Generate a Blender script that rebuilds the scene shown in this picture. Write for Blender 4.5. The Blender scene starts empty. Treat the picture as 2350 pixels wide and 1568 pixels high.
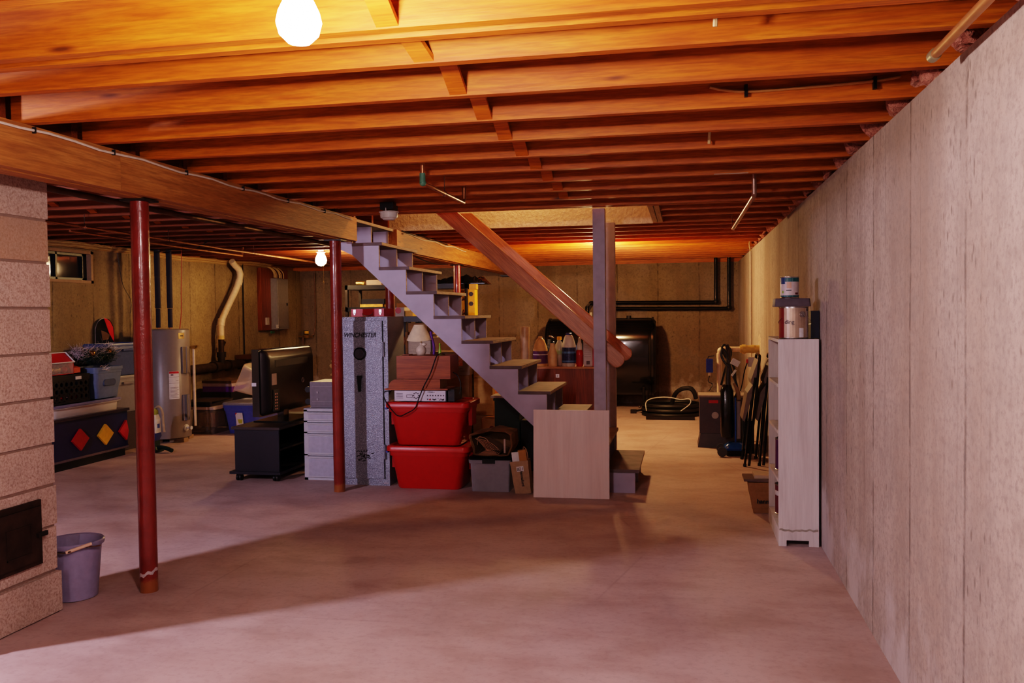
import bpy, bmesh, math, random
from mathutils import Vector, Matrix, noise
R = random.Random(7)
PI = math.pi
scene = bpy.context.scene
COL = scene.collection

# ------------------------------------------------------------------ mesh helpers
def BM(): return bmesh.new()

def xf(bm, verts, M):
    if M is not None:
        bmesh.ops.transform(bm, matrix=M, verts=verts)

def box(bm, x0, x1, y0, y1, z0, z1, M=None):
    vs = [bm.verts.new(p) for p in ((x0,y0,z0),(x1,y0,z0),(x1,y1,z0),(x0,y1,z0),(x0,y0,z1),(x1,y0,z1),(x1,y1,z1),(x0,y1,z1))]
    for f in ((0,3,2,1),(4,5,6,7),(0,1,5,4),(1,2,6,5),(2,3,7,6),(3,0,4,7)):
        bm.faces.new([vs[i] for i in f])
    xf(bm, vs, M)
    return vs

def tbox(bm, cx, cy, z0, z1, bx, by, tx, ty, M=None, closed=True):
    """box that widens from (bx,by) at the bottom to (tx,ty) at the top (half sizes)"""
    vs = []
    for z, hx, hy in ((z0,bx,by),(z1,tx,ty)):
        for sx, sy in ((-1,-1),(1,-1),(1,1),(-1,1)):
            vs.append(bm.verts.new((cx+sx*hx, cy+sy*hy, z)))
    fs = [(0,3,2,1),(0,1,5,4),(1,2,6,5),(2,3,7,6),(3,0,4,7)]
    if closed: fs.append((4,5,6,7))
    for f in fs: bm.faces.new([vs[i] for i in f])
    xf(bm, vs, M)
    return vs

def rrect(hx, hy, r, n=5):
    pts = []
    for cx, cy, a0 in ((hx-r,hy-r,0),(-hx+r,hy-r,90),(-hx+r,-hy+r,180),(hx-r,-hy+r,270)):
        for i in range(n+1):
            a = math.radians(a0 + 90*i/n)
            pts.append((cx+r*math.cos(a), cy+r*math.sin(a)))
    return pts

def loft(bm, loops, cap0=True, cap1=True, M=None, closed=True):
    rings = []
    allv = []
    for lp in loops:
        ring = [bm.verts.new(p) for p in lp]
        rings.append(ring); allv += ring
    n = len(rings[0])
    for a, b in zip(rings, rings[1:]):
        for i in range(n if closed else n-1):
            j = (i+1) % n
            bm.faces.new((a[i], a[j], b[j], b[i]))
    if cap0: bm.faces.new(list(reversed(rings[0])))
    if cap1: bm.faces.new(rings[-1])
    xf(bm, allv, M)
    return allv

def rbox(bm, cx, cy, levels, M=None, cap0=True, cap1=True, n=5):
    """rounded-rectangle loft: levels = (z, hx, hy, r)"""
    loops = []
    for z, hx, hy, r in levels:
        loops.append([(cx+x, cy+y, z) for x, y in rrect(hx, hy, r, n)])
    return loft(bm, loops, cap0, cap1, M)

def lathe(bm, c, prof, seg=24, M=None, cap=True):
    cx, cy, cz = c
    loops = []
    for r, z in prof:
        loops.append([(cx+max(r,1e-4)*math.cos(2*PI*i/seg), cy+max(r,1e-4)*math.sin(2*PI*i/seg), cz+z) for i in range(seg)])
    return loft(bm, loops, cap, cap, M)

def frame_of(d):
    d = d.normalized()
    a = Vector((0,0,1)) if abs(d.z) < .95 else Vector((1,0,0))
    u = d.cross(a).normalized()
    return u, d.cross(u).normalized()

def cyl(bm, p0, p1, r0, r1=None, seg=14):
    p0 = Vector(p0); p1 = Vector(p1); r1 = r0 if r1 is None else r1
    u, v = frame_of(p1-p0)
    lo = []
    for p, r in ((p0,r0),(p1,r1)):
        lo.append([tuple(p+u*r*math.cos(2*PI*i/seg)+v*r*math.sin(2*PI*i/seg)) for i in range(seg)])
    return loft(bm, lo)

def tube(bm, pts, r, seg=8, smooth=0):
    pts = [Vector(p) for p in pts]
    for _ in range(smooth):
        q = [pts[0]]
        for a, b in zip(pts, pts[1:]):
            q += [a.lerp(b,.25), a.lerp(b,.75)]
        q.append(pts[-1]); pts = q
    lo = []; prev = None
    for i, p in enumerate(pts):
        if i == 0: d = pts[1]-p
        elif i == len(pts)-1: d = p-pts[i-1]
        else: d = (pts[i+1]-p).normalized()+(p-pts[i-1]).normalized()
        d = d.normalized() if d.length > 1e-9 else Vector((0,0,1))
        if prev is None: u, v = frame_of(d)
        else:
            u = (prev - d*prev.dot(d)).normalized(); v = d.cross(u).normalized()
        prev = u
        k = 1.0
        if 0 < i < len(pts)-1:
            c = max(.5, (pts[i+1]-p).normalized().dot(d)); k = 1/c
        rr = r if not callable(r) else r(i/(len(pts)-1))
        lo.append([tuple(p+u*rr*k*math.cos(2*PI*j/seg)+v*rr*k*math.sin(2*PI*j/seg)) for j in range(seg)])
    return loft(bm, lo)

def prism(bm, pts, axis, a0, a1):
    """polygon extruded along an axis; pts are the two other coordinates in x,y,z order"""
    def P(p, a):
        return {'x': (a,p[0],p[1]), 'y': (p[0],a,p[1]), 'z': (p[0],p[1],a)}[axis]
    A = [bm.verts.new(P(p,a0)) for p in pts]; B = [bm.verts.new(P(p,a1)) for p in pts]
    n = len(pts)
    for i in range(n):
        j = (i+1) % n
        bm.faces.new((A[i],A[j],B[j],B[i]))
    bm.faces.new(list(reversed(A))); bm.faces.new(B)
    return A+B

def sphere(bm, c, r, sx=1, sy=1, sz=1, seg=16, rings=10):
    M = Matrix.Translation(c) @ Matrix.Diagonal((r*sx, r*sy, r*sz, 1))
    return bmesh.ops.create_uvsphere(bm, u_segments=seg, v_segments=rings, radius=1, matrix=M)['verts']

def torus(bm, c, R0, r, axis='z', seg=24, s2=8, sq=1.0, a0=0, a1=2*PI):
    pts = []
    full = abs(a1-a0-2*PI) < 1e-6
    n = seg if full else seg+1
    lo = []
    for i in range(n):
        a = a0+(a1-a0)*i/seg
        ring = []
        for j in range(s2):
            b = 2*PI*j/s2
            rr = R0+r*math.cos(b); h = r*math.sin(b)
            x, y = rr*math.cos(a), rr*math.sin(a)*sq
            p = {'z': (x,y,h), 'y': (x,h,y), 'x': (h,x,y)}[axis]
            ring.append((c[0]+p[0], c[1]+p[1], c[2]+p[2]))
        lo.append(ring)
    if full: lo.append(lo[0])
    loft(bm, lo, not full, not full)
    if full: bmesh.ops.remove_doubles(bm, verts=bm.verts, dist=1e-6)

# ------------------------------------------------------------------ object helpers
def finish(bm, name, mat, org, bevel=0, smooth=False, seg=2):
    if bevel:
        bmesh.ops.bevel(bm, geom=[e for e in bm.edges if e.is_manifold and e.calc_face_angle(0) > .5], offset=bevel, segments=seg, affect='EDGES', profile=.6, clamp_overlap=True)
    bmesh.ops.recalc_face_normals(bm, faces=bm.faces)
    bmesh.ops.translate(bm, vec=-Vector(org), verts=bm.verts)
    me = bpy.data.meshes.new(name)
    bm.to_mesh(me); bm.free()
    if smooth:
        for p in me.polygons: p.use_smooth = True
        try: me.set_sharp_from_angle(angle=math.radians(40))
        except Exception: pass
    mats = mat if isinstance(mat, (list, tuple)) else [mat]
    for m in mats: me.materials.append(m)
    return me

def worg(o):
    v = Vector((0,0,0))
    while o is not None:
        v += o.location; o = o.parent
    return v

def thing(name, label, cat, loc, group=None, rot=None):
    o = bpy.data.objects.new(name, None); COL.objects.link(o)
    o.empty_display_size = .05
    o.location = loc
    if rot: o.rotation_euler = rot
    o['label'] = label; o['category'] = cat
    if group: o['group'] = group
    return o

def part(parent, name, bm, mat, bevel=0, smooth=False, label=None):
    """a part: authored in world coordinates before the parent's rotation"""
    me = finish(bm, name, mat, worg(parent), bevel, smooth)
    o = bpy.data.objects.new(name, me); COL.objects.link(o); o.parent = parent
    if label: o['label'] = label
    return o

def solo(name, label, cat, bm, mat, bevel=0, smooth=False, group=None, kind=None, rot=None, org=None):
    bm.verts.ensure_lookup_table()
    if org is None:
        xs = [v.co.x for v in bm.verts]; ys = [v.co.y for v in bm.verts]; zs = [v.co.z for v in bm.verts]
        org = ((min(xs)+max(xs))/2, (min(ys)+max(ys))/2, min(zs))
    me = finish(bm, name, mat, org, bevel, smooth)
    o = bpy.data.objects.new(name, me); COL.objects.link(o); o.location = org
    if rot: o.rotation_euler = rot
    if label: o['label'] = label; o['category'] = cat
    if group: o['group'] = group
    if kind: o['kind'] = kind
    return o

def struct(name, bm, mat, bevel=0, smooth=False):
    me = finish(bm, name, mat, (0,0,0), bevel, smooth)
    o = bpy.data.objects.new(name, me); COL.objects.link(o); o['kind'] = 'structure'
    return o

def dup(root, dloc, label=None, group=None, loc=None):
    r = root.copy(); COL.objects.link(r)
    r.location = Vector(loc) if loc is not None else root.location + Vector(dloc)
    if label: r['label'] = label
    if group: r['group'] = group
    for ch in list(root.children):
        c = ch.copy(); COL.objects.link(c); c.parent = r
        for g in ch.children:
            d = g.copy(); COL.objects.link(d); d.parent = c
    return r

def textm(parent, name, s, mat, size, M, extrude=.0006, sx=1.0, shear=0, label=None, bold=0):
    cu = bpy.data.curves.new(name, 'FONT'); cu.body = s; cu.size = size
    cu.align_x = 'CENTER'; cu.align_y = 'CENTER'; cu.extrude = extrude; cu.shear = shear; cu.offset = bold
    tmp = bpy.data.objects.new(name+'_tmp', cu); COL.objects.link(tmp)
    bpy.context.view_layer.update()
    me = bpy.data.meshes.new_from_object(tmp.evaluated_get(bpy.context.evaluated_depsgraph_get()))
    bpy.data.objects.remove(tmp); bpy.data.curves.remove(cu)
    me.name = name
    me.transform(Matrix.Translation(-worg(parent)) @ M @ Matrix.Diagonal((sx,1,1,1)))
    me.materials.clear(); me.materials.append(mat)
    o = bpy.data.objects.new(name, me); COL.objects.link(o); o.parent = parent
    if label: o['label'] = label
    return o

FACE_Y = Matrix.Rotation(PI/2, 4, 'X')                 # text facing -Y (towards the viewer)
FACE_X = Matrix.Rotation(PI/2, 4, 'Z') @ FACE_Y        # text facing +X
FACE_NX = Matrix.Rotation(-PI/2, 4, 'Z') @ FACE_Y      # text facing -X
def at(x, y, z, F=FACE_Y): return Matrix.Translation((x,y,z)) @ F

# ------------------------------------------------------------------ materials
class NT:
    def __init__(s, name):
        s.m = bpy.data.materials.new(name); s.m.use_nodes = True
        s.t = s.m.node_tree; s.n = s.t.nodes; s.l = s.t.links
        s.b = s.n['Principled BSDF']
        s._tc = None
    def tc(s, out='Object'):
        if s._tc is None: s._tc = s.n.new('ShaderNodeTexCoord')
        return s._tc.outputs[out]
    def map(s, scale=(1,1,1), loc=(0,0,0), rot=(0,0,0), src=None):
        m = s.n.new('ShaderNodeMapping'); m.inputs['Scale'].default_value = scale
        m.inputs['Location'].default_value = loc; m.inputs['Rotation'].default_value = rot
        s.l.new(src or s.tc(), m.inputs['Vector']); return m.outputs[0]
    def noise(s, scale=5, detail=4, rough=.5, vec=None, dist=0):
        n = s.n.new('ShaderNodeTexNoise'); n.inputs['Scale'].default_value = scale
        n.inputs['Detail'].default_value = detail; n.inputs['Roughness'].default_value = rough
        n.inputs['Distortion'].default_value = dist
        s.l.new(vec or s.tc(), n.inputs['Vector']); return n.outputs['Fac']
    def vor(s, scale=5, vec=None, feat='F1', out='Distance'):
        n = s.n.new('ShaderNodeTexVoronoi'); n.feature = feat; n.inputs['Scale'].default_value = scale
        s.l.new(vec or s.tc(), n.inputs['Vector']); return n.outputs[out]
    def ramp(s, fac, stops, interp='LINEAR'):
        n = s.n.new('ShaderNodeValToRGB'); cr = n.color_ramp; cr.interpolation = interp
        while len(cr.elements) < len(stops): cr.elements.new(.5)
        for e, (p, c) in zip(cr.elements, stops):
            e.position = p; e.color = (c,c,c,1) if not isinstance(c, (tuple,list)) else (*c[:3],1)
        s.l.new(fac, n.inputs[0]); return n.outputs[0]
    def mix(s, fac, a, b, mode='MIX'):
        n = s.n.new('ShaderNodeMix'); n.data_type = 'RGBA'; n.blend_type = mode
        for i, v in ((0,fac),(6,a),(7,b)):
            if hasattr(v, 'links'): s.l.new(v, n.inputs[i])
            elif isinstance(v, (tuple,list)): n.inputs[i].default_value = (*v[:3],1)
            else: n.inputs[i].default_value = v if i == 0 else (v,v,v,1)
        return n.outputs[2]
    def math(s, op, a, b=0, c=0):
        n = s.n.new('ShaderNodeMath'); n.operation = op
        for i, v in enumerate((a,b,c)):
            if hasattr(v, 'links'): s.l.new(v, n.inputs[i])
            else: n.inputs[i].default_value = v
        return n.outputs[0]
    def sep(s, src=None):
        n = s.n.new('ShaderNodeSeparateXYZ'); s.l.new(src or s.tc(), n.inputs[0]); return n.outputs
    def bump(s, h, strength=.3, dist=.01):
        n = s.n.new('ShaderNodeBump'); n.inputs['Strength'].default_value = strength; n.inputs['Distance'].default_value = dist
        s.l.new(h, n.inputs['Height']); s.l.new(n.outputs[0], s.b.inputs['Normal'])
    def col(s, c):
        if hasattr(c, 'links'): s.l.new(c, s.b.inputs['Base Color'])
        else: s.b.inputs['Base Color'].default_value = (*c[:3],1)
    def set(s, **k):
        nm = dict(rough='Roughness', metal='Metallic', spec='Specular IOR Level', trans='Transmission Weight', ior='IOR', coat='Coat Weight', alpha='Alpha', coatr='Coat Roughness')
        for a, v in k.items():
            i = s.b.inputs[nm[a]]
            if hasattr(v, 'links'): s.l.new(v, i)
            else: i.default_value = v
        return s

_mc = {}
def M(c, rough=.5, metal=0, name=None, n=.08, ns=30, bump=0, **k):
    """plain colour with a fine procedural mottling"""
    key = (c, rough, metal, n, ns, bump, tuple(sorted(k.items())))
    if key in _mc: return _mc[key]
    t = NT(name or 'surface_%02x%02x%02x' % tuple(int(min(1,x)*255) for x in c))
    f = t.noise(ns, 3)
    t.col(t.ramp(f, [(.3, tuple(x*(1-n) for x in c)), (.7, tuple(min(1,x*(1+n)) for x in c))]))
    t.set(rough=rough, metal=metal, **k)
    if bump: t.bump(t.noise(ns*4, 2), bump, .002)
    _mc[key] = t.m
    return t.m

def wood(name, c0, c1, c2, axis='x', rough=.6, scale=1.0, knots=True, bump=.15, coat=0, grain=.55):
    t = NT(name)
    info = t.n.new('ShaderNodeObjectInfo')
    add = t.n.new('ShaderNodeVectorMath'); add.operation = 'MULTIPLY_ADD'
    cmb = t.n.new('ShaderNodeCombineXYZ')
    for i in range(3): t.l.new(info.outputs['Random'], cmb.inputs[i])
    t.l.new(cmb.outputs[0], add.inputs[0]); add.inputs[1].default_value = (17,31,23); t.l.new(t.tc(), add.inputs[2])
    v = add.outputs[0]
    s = {'x': (.6,9,9), 'y': (9,.6,9), 'z': (9,9,.6)}[axis]
    m = t.map(tuple(q*scale for q in s), src=v)
    g = t.noise(2.2, 6, .62, m, 1.2)
    m2 = t.map(tuple(q*scale*5 for q in s), src=v)
    g2 = t.noise(3, 3, .6, m2)
    col = t.ramp(g, [(.30,c0),(.5,c1),(.72,c2)])
    col = t.mix(t.ramp(g2, [(.35,grain),(.6,0)]), col, tuple(x*.62 for x in c0), 'MIX')
    if knots:
        ks = {'x': (.9,4.4,4.4), 'y': (4.4,.9,4.4), 'z': (4.4,4.4,.9)}[axis]
        mk = t.map(tuple(q*scale for q in ks), src=v)
        d = t.vor(1.7, mk)
        k = t.ramp(d, [(.035,1.0),(.10,0.0)])
        k2 = t.math('MULTIPLY', k, t.ramp(t.noise(.9,1,.5,mk), [(.42,0),(.48,1)]))
        col = t.mix(k2, col, tuple(x*.33 for x in c0))
    t.col(col); t.set(rough=rough, coat=coat)
    t.bump(g2, bump, .004)
    return t.m

def concrete_wall(name, axis, base=(.34,.285,.235), fl=1.0):
    t = NT(name)
    x, y, z = t.sep()
    u = y if axis == 'y' else x
    # vertical form-board joints, uneven spacing
    wob = t.math('MULTIPLY', t.math('SUBTRACT', t.noise(.9,2,.5,t.map((1,1,1))), .5), .05)
    u2 = t.math('ADD', u, wob)
    def lines(per, off, w):
        f = t.math('ABSOLUTE', t.math('SUBTRACT', t.math('FRACT', t.math('ADD', t.math('DIVIDE', u2, per), off)), .5))
        return t.ramp(f, [(0,1.0),(w/per,0.0)])
    L = t.math('MULTIPLY', lines(.615, .15, .016), t.ramp(t.noise(2.3,4,.7,t.map((3,3,3.5))), [(.40,.12),(.58,1)]))
    L2 = t.math('MULTIPLY', fl, t.math('MULTIPLY', lines(.405, .4, .012), t.ramp(t.noise(1.7,3,.6,t.map((2,2,.5),(4,4,4))), [(.45,0),(.62,.8)])))
    L3 = t.math('MULTIPLY', fl, t.math('MULTIPLY', lines(.205, .1, .009), t.ramp(t.noise(1.7,3,.6,t.map((2,2,.4),(9,1,4))), [(.45,0),(.65,.55)])))
    LL = t.math('MAXIMUM', t.math('MAXIMUM', L, L2), L3)
    streak = t.noise(1.0, 6, .68, t.map((3.2,3.2,1.0)))
    blotch = t.noise(1.1, 5, .6)
    fine = t.noise(42, 4, .7)
    c = t.ramp(streak, [(.30, tuple(q*.80 for q in base)), (.48, base), (.72, tuple(q*1.12 for q in base))])
    c = t.mix(t.ramp(blotch, [(.35,.5),(.65,0)]), c, tuple(q*.72 for q in base))
    c = t.mix(t.ramp(t.noise(1.0,4,.6,t.map((1.6,1.6,.25),(3,7,1))), [(.47,0),(.64,.7)]), c, (base[0]*.66,base[1]*.58,base[2]*.52))
    c = t.mix(t.ramp(fine, [(.34,.60),(.52,0)]), c, tuple(q*.5 for q in base))
    c = t.mix(t.ramp(t.noise(9,5,.75), [(.36,.5),(.54,0)]), c, tuple(q*.62 for q in base))
    # pitting
    pv = t.vor(26, t.map((1,1,.45)))
    pit = t.math('MULTIPLY', t.ramp(pv, [(.09,1),(.22,0)]), t.ramp(t.noise(1.6,3,.5), [(.48,0),(.6,1)]))
    c = t.mix(t.math('MULTIPLY', pit, .75), c, tuple(q*.4 for q in base))
    c = t.mix(t.math('MULTIPLY', LL, .72), c, tuple(q*.2 for q in base))
    # pale efflorescence near the floor
    zz = t.math('ADD', z, t.math('MULTIPLY', t.noise(3.5,5,.6), -.55))
    c = t.mix(t.math('MULTIPLY', t.ramp(zz, [(-.0,.7),(.10,0)]), t.ramp(t.noise(2.2,5,.7,t.map((1,1,.7),(5,5,5))), [(.46,0),(.58,1)])), c, (.60,.52,.50))
    t.col(c); t.set(rough=.9, spec=.2)
    h = t.math('SUBTRACT', t.math('SUBTRACT', t.math('ADD', t.math('MULTIPLY', fine, .25), streak), t.math('MULTIPLY', LL, 1.5)), pit)
    t.bump(h, .5, .006)
    return t.m

def floor_mat():
    t = NT('concrete_floor')
    a = t.noise(.55, 6, .6); b = t.noise(2.3, 6, .62, t.map((1,1.8,1),(3,1,0))); c = t.noise(30, 4, .7); d = t.noise(6, 5, .65, t.map((1,2.5,1),(7,2,0)))
    base = (.56,.40,.37)
    col = t.ramp(a, [(.32,(.42,.28,.25)),(.5,base),(.68,(.64,.48,.45))])
    col = t.mix(t.ramp(b, [(.34,.45),(.55,0)]), col, (.33,.205,.175))
    col = t.mix(t.ramp(d, [(.60,0),(.78,.35)]), col, (.62,.50,.47))
    col = t.mix(t.ramp(c, [(.35,.2),(.5,0)]), col, (.27,.18,.15))
    # hairline cracks / trowel arcs
    v = t.vor(.42, t.map((1,1,1),(2.3,.4,0)), 'DISTANCE_TO_EDGE')
    cr = t.math('MULTIPLY', t.ramp(v, [(0,1),(.004,0)]), t.ramp(t.noise(.8,2), [(.45,0),(.6,.22)]))
    col = t.mix(cr, col, (.18,.13,.12))
    # white drips
    dv = t.vor(9, t.map((1,2,1),(.7,.2,0)))
    dr = t.math('MULTIPLY', t.ramp(dv, [(.03,1),(.07,0)]), t.ramp(t.noise(.9,3,.5,t.map((1,1,1),(8,3,1))), [(.60,0),(.68,.8)]))
    col = t.mix(dr, col, (.7,.64,.62))
    t.col(col)
    t.set(rough=t.ramp(b, [(.3,.62),(.7,.85)]), spec=.3)
    t.bump(t.math('ADD', t.math('MULTIPLY', c, .4), b), .18, .006)
    return t.m

def cmu_mat():
    t = NT('concrete_block')
    x, y, z = t.sep()
    f = t.noise(95, 3, .7); g = t.noise(2.2, 4)
    col = t.ramp(f, [(.32,(.36,.23,.18)),(.5,(.58,.42,.35)),(.7,(.72,.56,.49))])
    band = t.math('MULTIPLY', t.ramp(t.math('ABSOLUTE', t.math('SUBTRACT', z, 1.765)), [(.098,1),(.104,0)]), .55)
    col = t.mix(band, col, (.46,.25,.13))
    col = t.mix(t.ramp(g, [(.35,.4),(.6,0)]), col, (.33,.24,.2))
    t.col(col); t.set(rough=.95, spec=.15)
    t.bump(t.math('ADD', t.noise(110,3,.7), t.math('MULTIPLY', t.noise(30,3),.5)), .6, .004)
    return t.m

def hammered():
    t = NT('hammered_grey_paint')
    v = t.vor(170); f = t.noise(210, 2)
    col = t.ramp(t.vor(260, None, 'F1', 'Color') if False else f, [(.40,(.19,.20,.25)),(.56,(.27,.285,.35)),(.68,(.52,.55,.66))])
    t.col(col); t.set(rough=.32, metal=.35)
    t.bump(v, .5, .003)
    return t.m

def pole_mat():
    t = NT('red_oxide_paint')
    x, y, z = t.sep()
    f = t.noise(9, 4)
    col = t.ramp(f, [(.3,(.17,.016,.010)),(.6,(.24,.026,.017))])
    n = t.noise(30, 4, .7)
    zr = t.math('ADD', z, t.math('MULTIPLY', t.math('SUBTRACT', n, .5), .06))
    col = t.mix(t.ramp(zr, [(.05,1),(.075,0)]), col, (.30,.10,.03))
    t.col(col); t.set(rough=.28, coat=.3)
    t.bump(t.math('ADD', t.noise(120,2,.5), t.noise(50,2,.5)), .35, .003)
    return t.m

def insul_mat():
    t = NT('pink_fibreglass')
    f = t.noise(40, 5, .7, None, 1)
    t.col(t.ramp(f, [(.3,(.42,.12,.08)),(.55,(.75,.33,.24)),(.75,(.85,.5,.32))]))
    t.set(rough=1, spec=0); t.bump(f, 1, .03)
    return t.m

def stipple():
    t = NT('stippled_drywall')
    f = t.noise(34, 4, .6)
    t.col(t.ramp(f, [(.3,(.62,.50,.40)),(.7,(.78,.68,.58))])); t.set(rough=.85)
    t.bump(f, .9, .012); return t.m

def glassy(c=(1,1,1), rough=.1, alpha=.25, name='clear_plastic'):
    t = NT(name); t.col(c); t.set(rough=rough, alpha=alpha, spec=.6); return t.m

def emit(c, s, name):
    m = bpy.data.materials.new(name); m.use_nodes = True
    n = m.node_tree.nodes; n.clear()
    e = n.new('ShaderNodeEmission'); e.inputs[0].default_value = (*c,1); e.inputs[1].default_value = s
    o = n.new('ShaderNodeOutputMaterial'); m.node_tree.links.new(e.outputs[0], o.inputs[0]); return m

def carton(name='corrugated_card', c=(.42,.24,.11)):
    t = NT(name)
    f = t.noise(3, 4, .5, t.map((1,1,14))); g = t.noise(60, 2)
    t.col(t.ramp(t.math('ADD', t.math('MULTIPLY', f, .6), t.math('MULTIPLY', g, .4)), [(.35,tuple(q*.82 for q in c)),(.6,c),(.7,tuple(q*1.12 for q in c))]))
    t.set(rough=.85, spec=.2); t.bump(f, .2, .002); return t.m

WALL_R = concrete_wall('poured_concrete_right', 'y', (.52,.42,.365), .45)
WALL_L = concrete_wall('poured_concrete_left', 'y', (.37,.27,.155), .3)
WALL_B = concrete_wall('poured_concrete_back', 'x', (.33,.24,.165), .25)
FLOOR = floor_mat()
CMU = cmu_mat()
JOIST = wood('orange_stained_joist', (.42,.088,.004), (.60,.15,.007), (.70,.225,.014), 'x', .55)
JOISTD = wood('shaded_red_joist', (.16,.030,.004), (.24,.05,.006), (.30,.08,.012), 'x', .6)  # darker copy of the joist wood; the left bay's shade is put into the colour
BEAMW = wood('weathered_beam', (.34,.12,.03), (.46,.18,.045), (.60,.27,.08), 'y', .6, bump=.4)
PINE = wood('varnished_pine', (.42,.13,.05), (.56,.20,.08), (.66,.27,.11), 'x', .28, coat=.5)
PLYW = wood('birch_plywood', (.80,.60,.56), (.86,.67,.63), (.90,.73,.69), 'z', .6, .4, knots=False, bump=.05, grain=.12)
WHITEWOOD = wood('whitewashed_pine', (.60,.52,.50), (.70,.62,.60), (.76,.69,.67), 'z', .6, .8, bump=.05, grain=.15)
CHERRY = wood('cherry_veneer', (.24,.05,.014), (.33,.08,.02), (.40,.11,.03), 'x', .35, .8, knots=False, bump=.03)
CHERRYZ = wood('cherry_veneer_upright', (.17,.034,.012), (.25,.055,.018), (.31,.08,.024), 'z', .35, .8, knots=False, bump=.03)
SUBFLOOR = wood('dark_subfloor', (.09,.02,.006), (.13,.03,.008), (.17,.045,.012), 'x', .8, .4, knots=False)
STAIR = M((.44,.385,.50), .45, n=.1, ns=6, name='lavender_grey_stair_paint', bump=.1)
STAIRT = M((.17,.125,.125), .8, n=.2, ns=9, name='worn_grey_tread_paint', bump=.15)
TREADEDGE = wood('raw_ply_edge', (.30,.22,.2), (.45,.36,.32), (.58,.48,.42), 'y', .8, 2, knots=False, bump=.3)
POST = M((.42,.37,.46), .55, n=.12, ns=12, name='grey_post_paint', bump=.1)
HAMMER = hammered(); POLE = pole_mat(); INSUL = insul_mat(); STIP = stipple()
BLACK = M((.012,.012,.014), .4, name='black_plastic')
BLACKG = M((.008,.008,.009), .18, name='glossy_black', coat=.4)
BLACKM = M((.03,.022,.02), .5, metal=.4, name='black_iron')
IRON = M((.055,.03,.02), .6, metal=.5, n=.4, ns=14, name='rusty_iron', bump=.3)
COPPER = M((.50,.20,.09), .35, metal=.8, n=.25, ns=12, name='dull_copper')
COPPERD = M((.16,.08,.045), .5, metal=.6, n=.3, ns=12, name='tarnished_copper')
STEEL = M((.55,.53,.52), .25, metal=1, name='bright_steel')
BRASS = M((.55,.36,.12), .3, metal=.9, name='brass')
WHITEP = M((.74,.70,.68), .4, name='white_plastic')
CREAMP = M((.80,.62,.44), .4, name='cream_pipe')
RED = M((.46,.008,.006), .35, n=.04, name='red_plastic_tote')
GREYP = M((.30,.29,.34), .45, n=.05, name='grey_plastic')
LGREY = M((.50,.49,.56), .45, n=.04, name='pale_grey_plastic')
BLUEP = M((.10,.16,.42), .4, name='blue_plastic')
BLUEG = M((.16,.22,.36), .45, name='blue_grey_plastic')
CARD = carton(); CARDY = carton('yellowish_card', (.56,.33,.12)); KRAFT = carton('kraft_paper', (.36,.19,.09)); CARDW = carton('white_carton', (.66,.60,.52))
YELLOW = M((.85,.46,.03), .5, name='yellow_paint'); ORANGE = M((.75,.20,.04), .5, name='orange_print')
PAPER = M((.78,.74,.76), .7, name='white_paper'); INK = M((.02,.02,.025), .6, name='black_ink')
REDP = M((.55,.015,.02), .4, name='red_paint'); GREEN = M((.04,.13,.06), .4, name='green_plastic')
DKGREEN = M((.010,.030,.020), .45, name='dark_green_metal'); PURPLE = M((.14,.03,.30), .4, name='purple_plastic')
WIREY = M((.70,.50,.24), .55, name='cream_cable'); WIREW = M((.72,.60,.50), .5, name='white_cable')
CLEAR = glassy((.85,.80,.76), .15, .38); CLEARB = glassy((.86,.76,.70), .25, .8, 'milky_plastic')
# ------------------------------------------------------------------ camera
FPX, YAW, PITCH, ROLL = 1985.6, .19733, .032612, -.011975
fwd = Vector((-math.sin(YAW)*math.cos(PITCH), math.cos(YAW)*math.cos(PITCH), -math.sin(PITCH)))
rgt = Vector((math.cos(YAW), math.sin(YAW), 0)); up = rgt.cross(fwd)
rr = rgt*math.cos(ROLL)+up*math.sin(ROLL); uu = rr.cross(fwd)
cam_d = bpy.data.cameras.new('camera'); cam_d.sensor_width = 36; cam_d.lens = FPX*36/2350; cam_d.clip_start = .05; cam_d.clip_end = 60
cam = bpy.data.objects.new('camera', cam_d); COL.objects.link(cam)
cam.matrix_world = Matrix(((rr.x,uu.x,-fwd.x,0),(rr.y,uu.y,-fwd.y,0),(rr.z,uu.z,-fwd.z,1.40),(0,0,0,1)))
scene.camera = cam

# ------------------------------------------------------------------ the room
XR, XL, YB, YF = .785, -6.2, 13.3, -4.2
ZW, ZJ, ZS = 2.13, 2.187, 2.42
b = BM(); box(b, XL-.25, XR+.25, YF-.2, YB+.25, -.12, 0); struct('floor', b, FLOOR)
b = BM(); box(b, XR, XR+.22, YF-.2, YB+.25, 0, ZW); struct('wall_right', b, WALL_R)
b = BM(); box(b, XL, XR, YB, YB+.22, 0, ZW); struct('wall_back', b, WALL_B)
# left wall with a hopper window opening
WY0, WY1, WZ0, WZ1 = 7.30, 8.20, 1.77, 2.11
b = BM()
box(b, XL-.22, XL, YF-.2, WY0, 0, ZW); box(b, XL-.22, XL, WY1, YB+.22, 0, ZW)
box(b, XL-.22, XL, WY0, WY1, 0, WZ0); box(b, XL-.22, XL, WY0, WY1, WZ1, ZW)
struct('wall_left', b, WALL_L)
b = BM(); box(b, XL-.22, XR+.22, YF-.2, YF, 0, ZS+.02); struct('wall_front', b, WALL_B)
# subfloor with the stairwell hole
SX0, SX1, SY0, SY1 = -2.62, -.27, 6.56, 7.77
b = BM()
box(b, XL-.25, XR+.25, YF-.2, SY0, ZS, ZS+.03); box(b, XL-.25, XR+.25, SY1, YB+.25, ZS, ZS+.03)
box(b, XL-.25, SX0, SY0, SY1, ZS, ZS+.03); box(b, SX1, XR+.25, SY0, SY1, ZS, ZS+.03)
struct('ceiling', b, SUBFLOOR)
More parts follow.
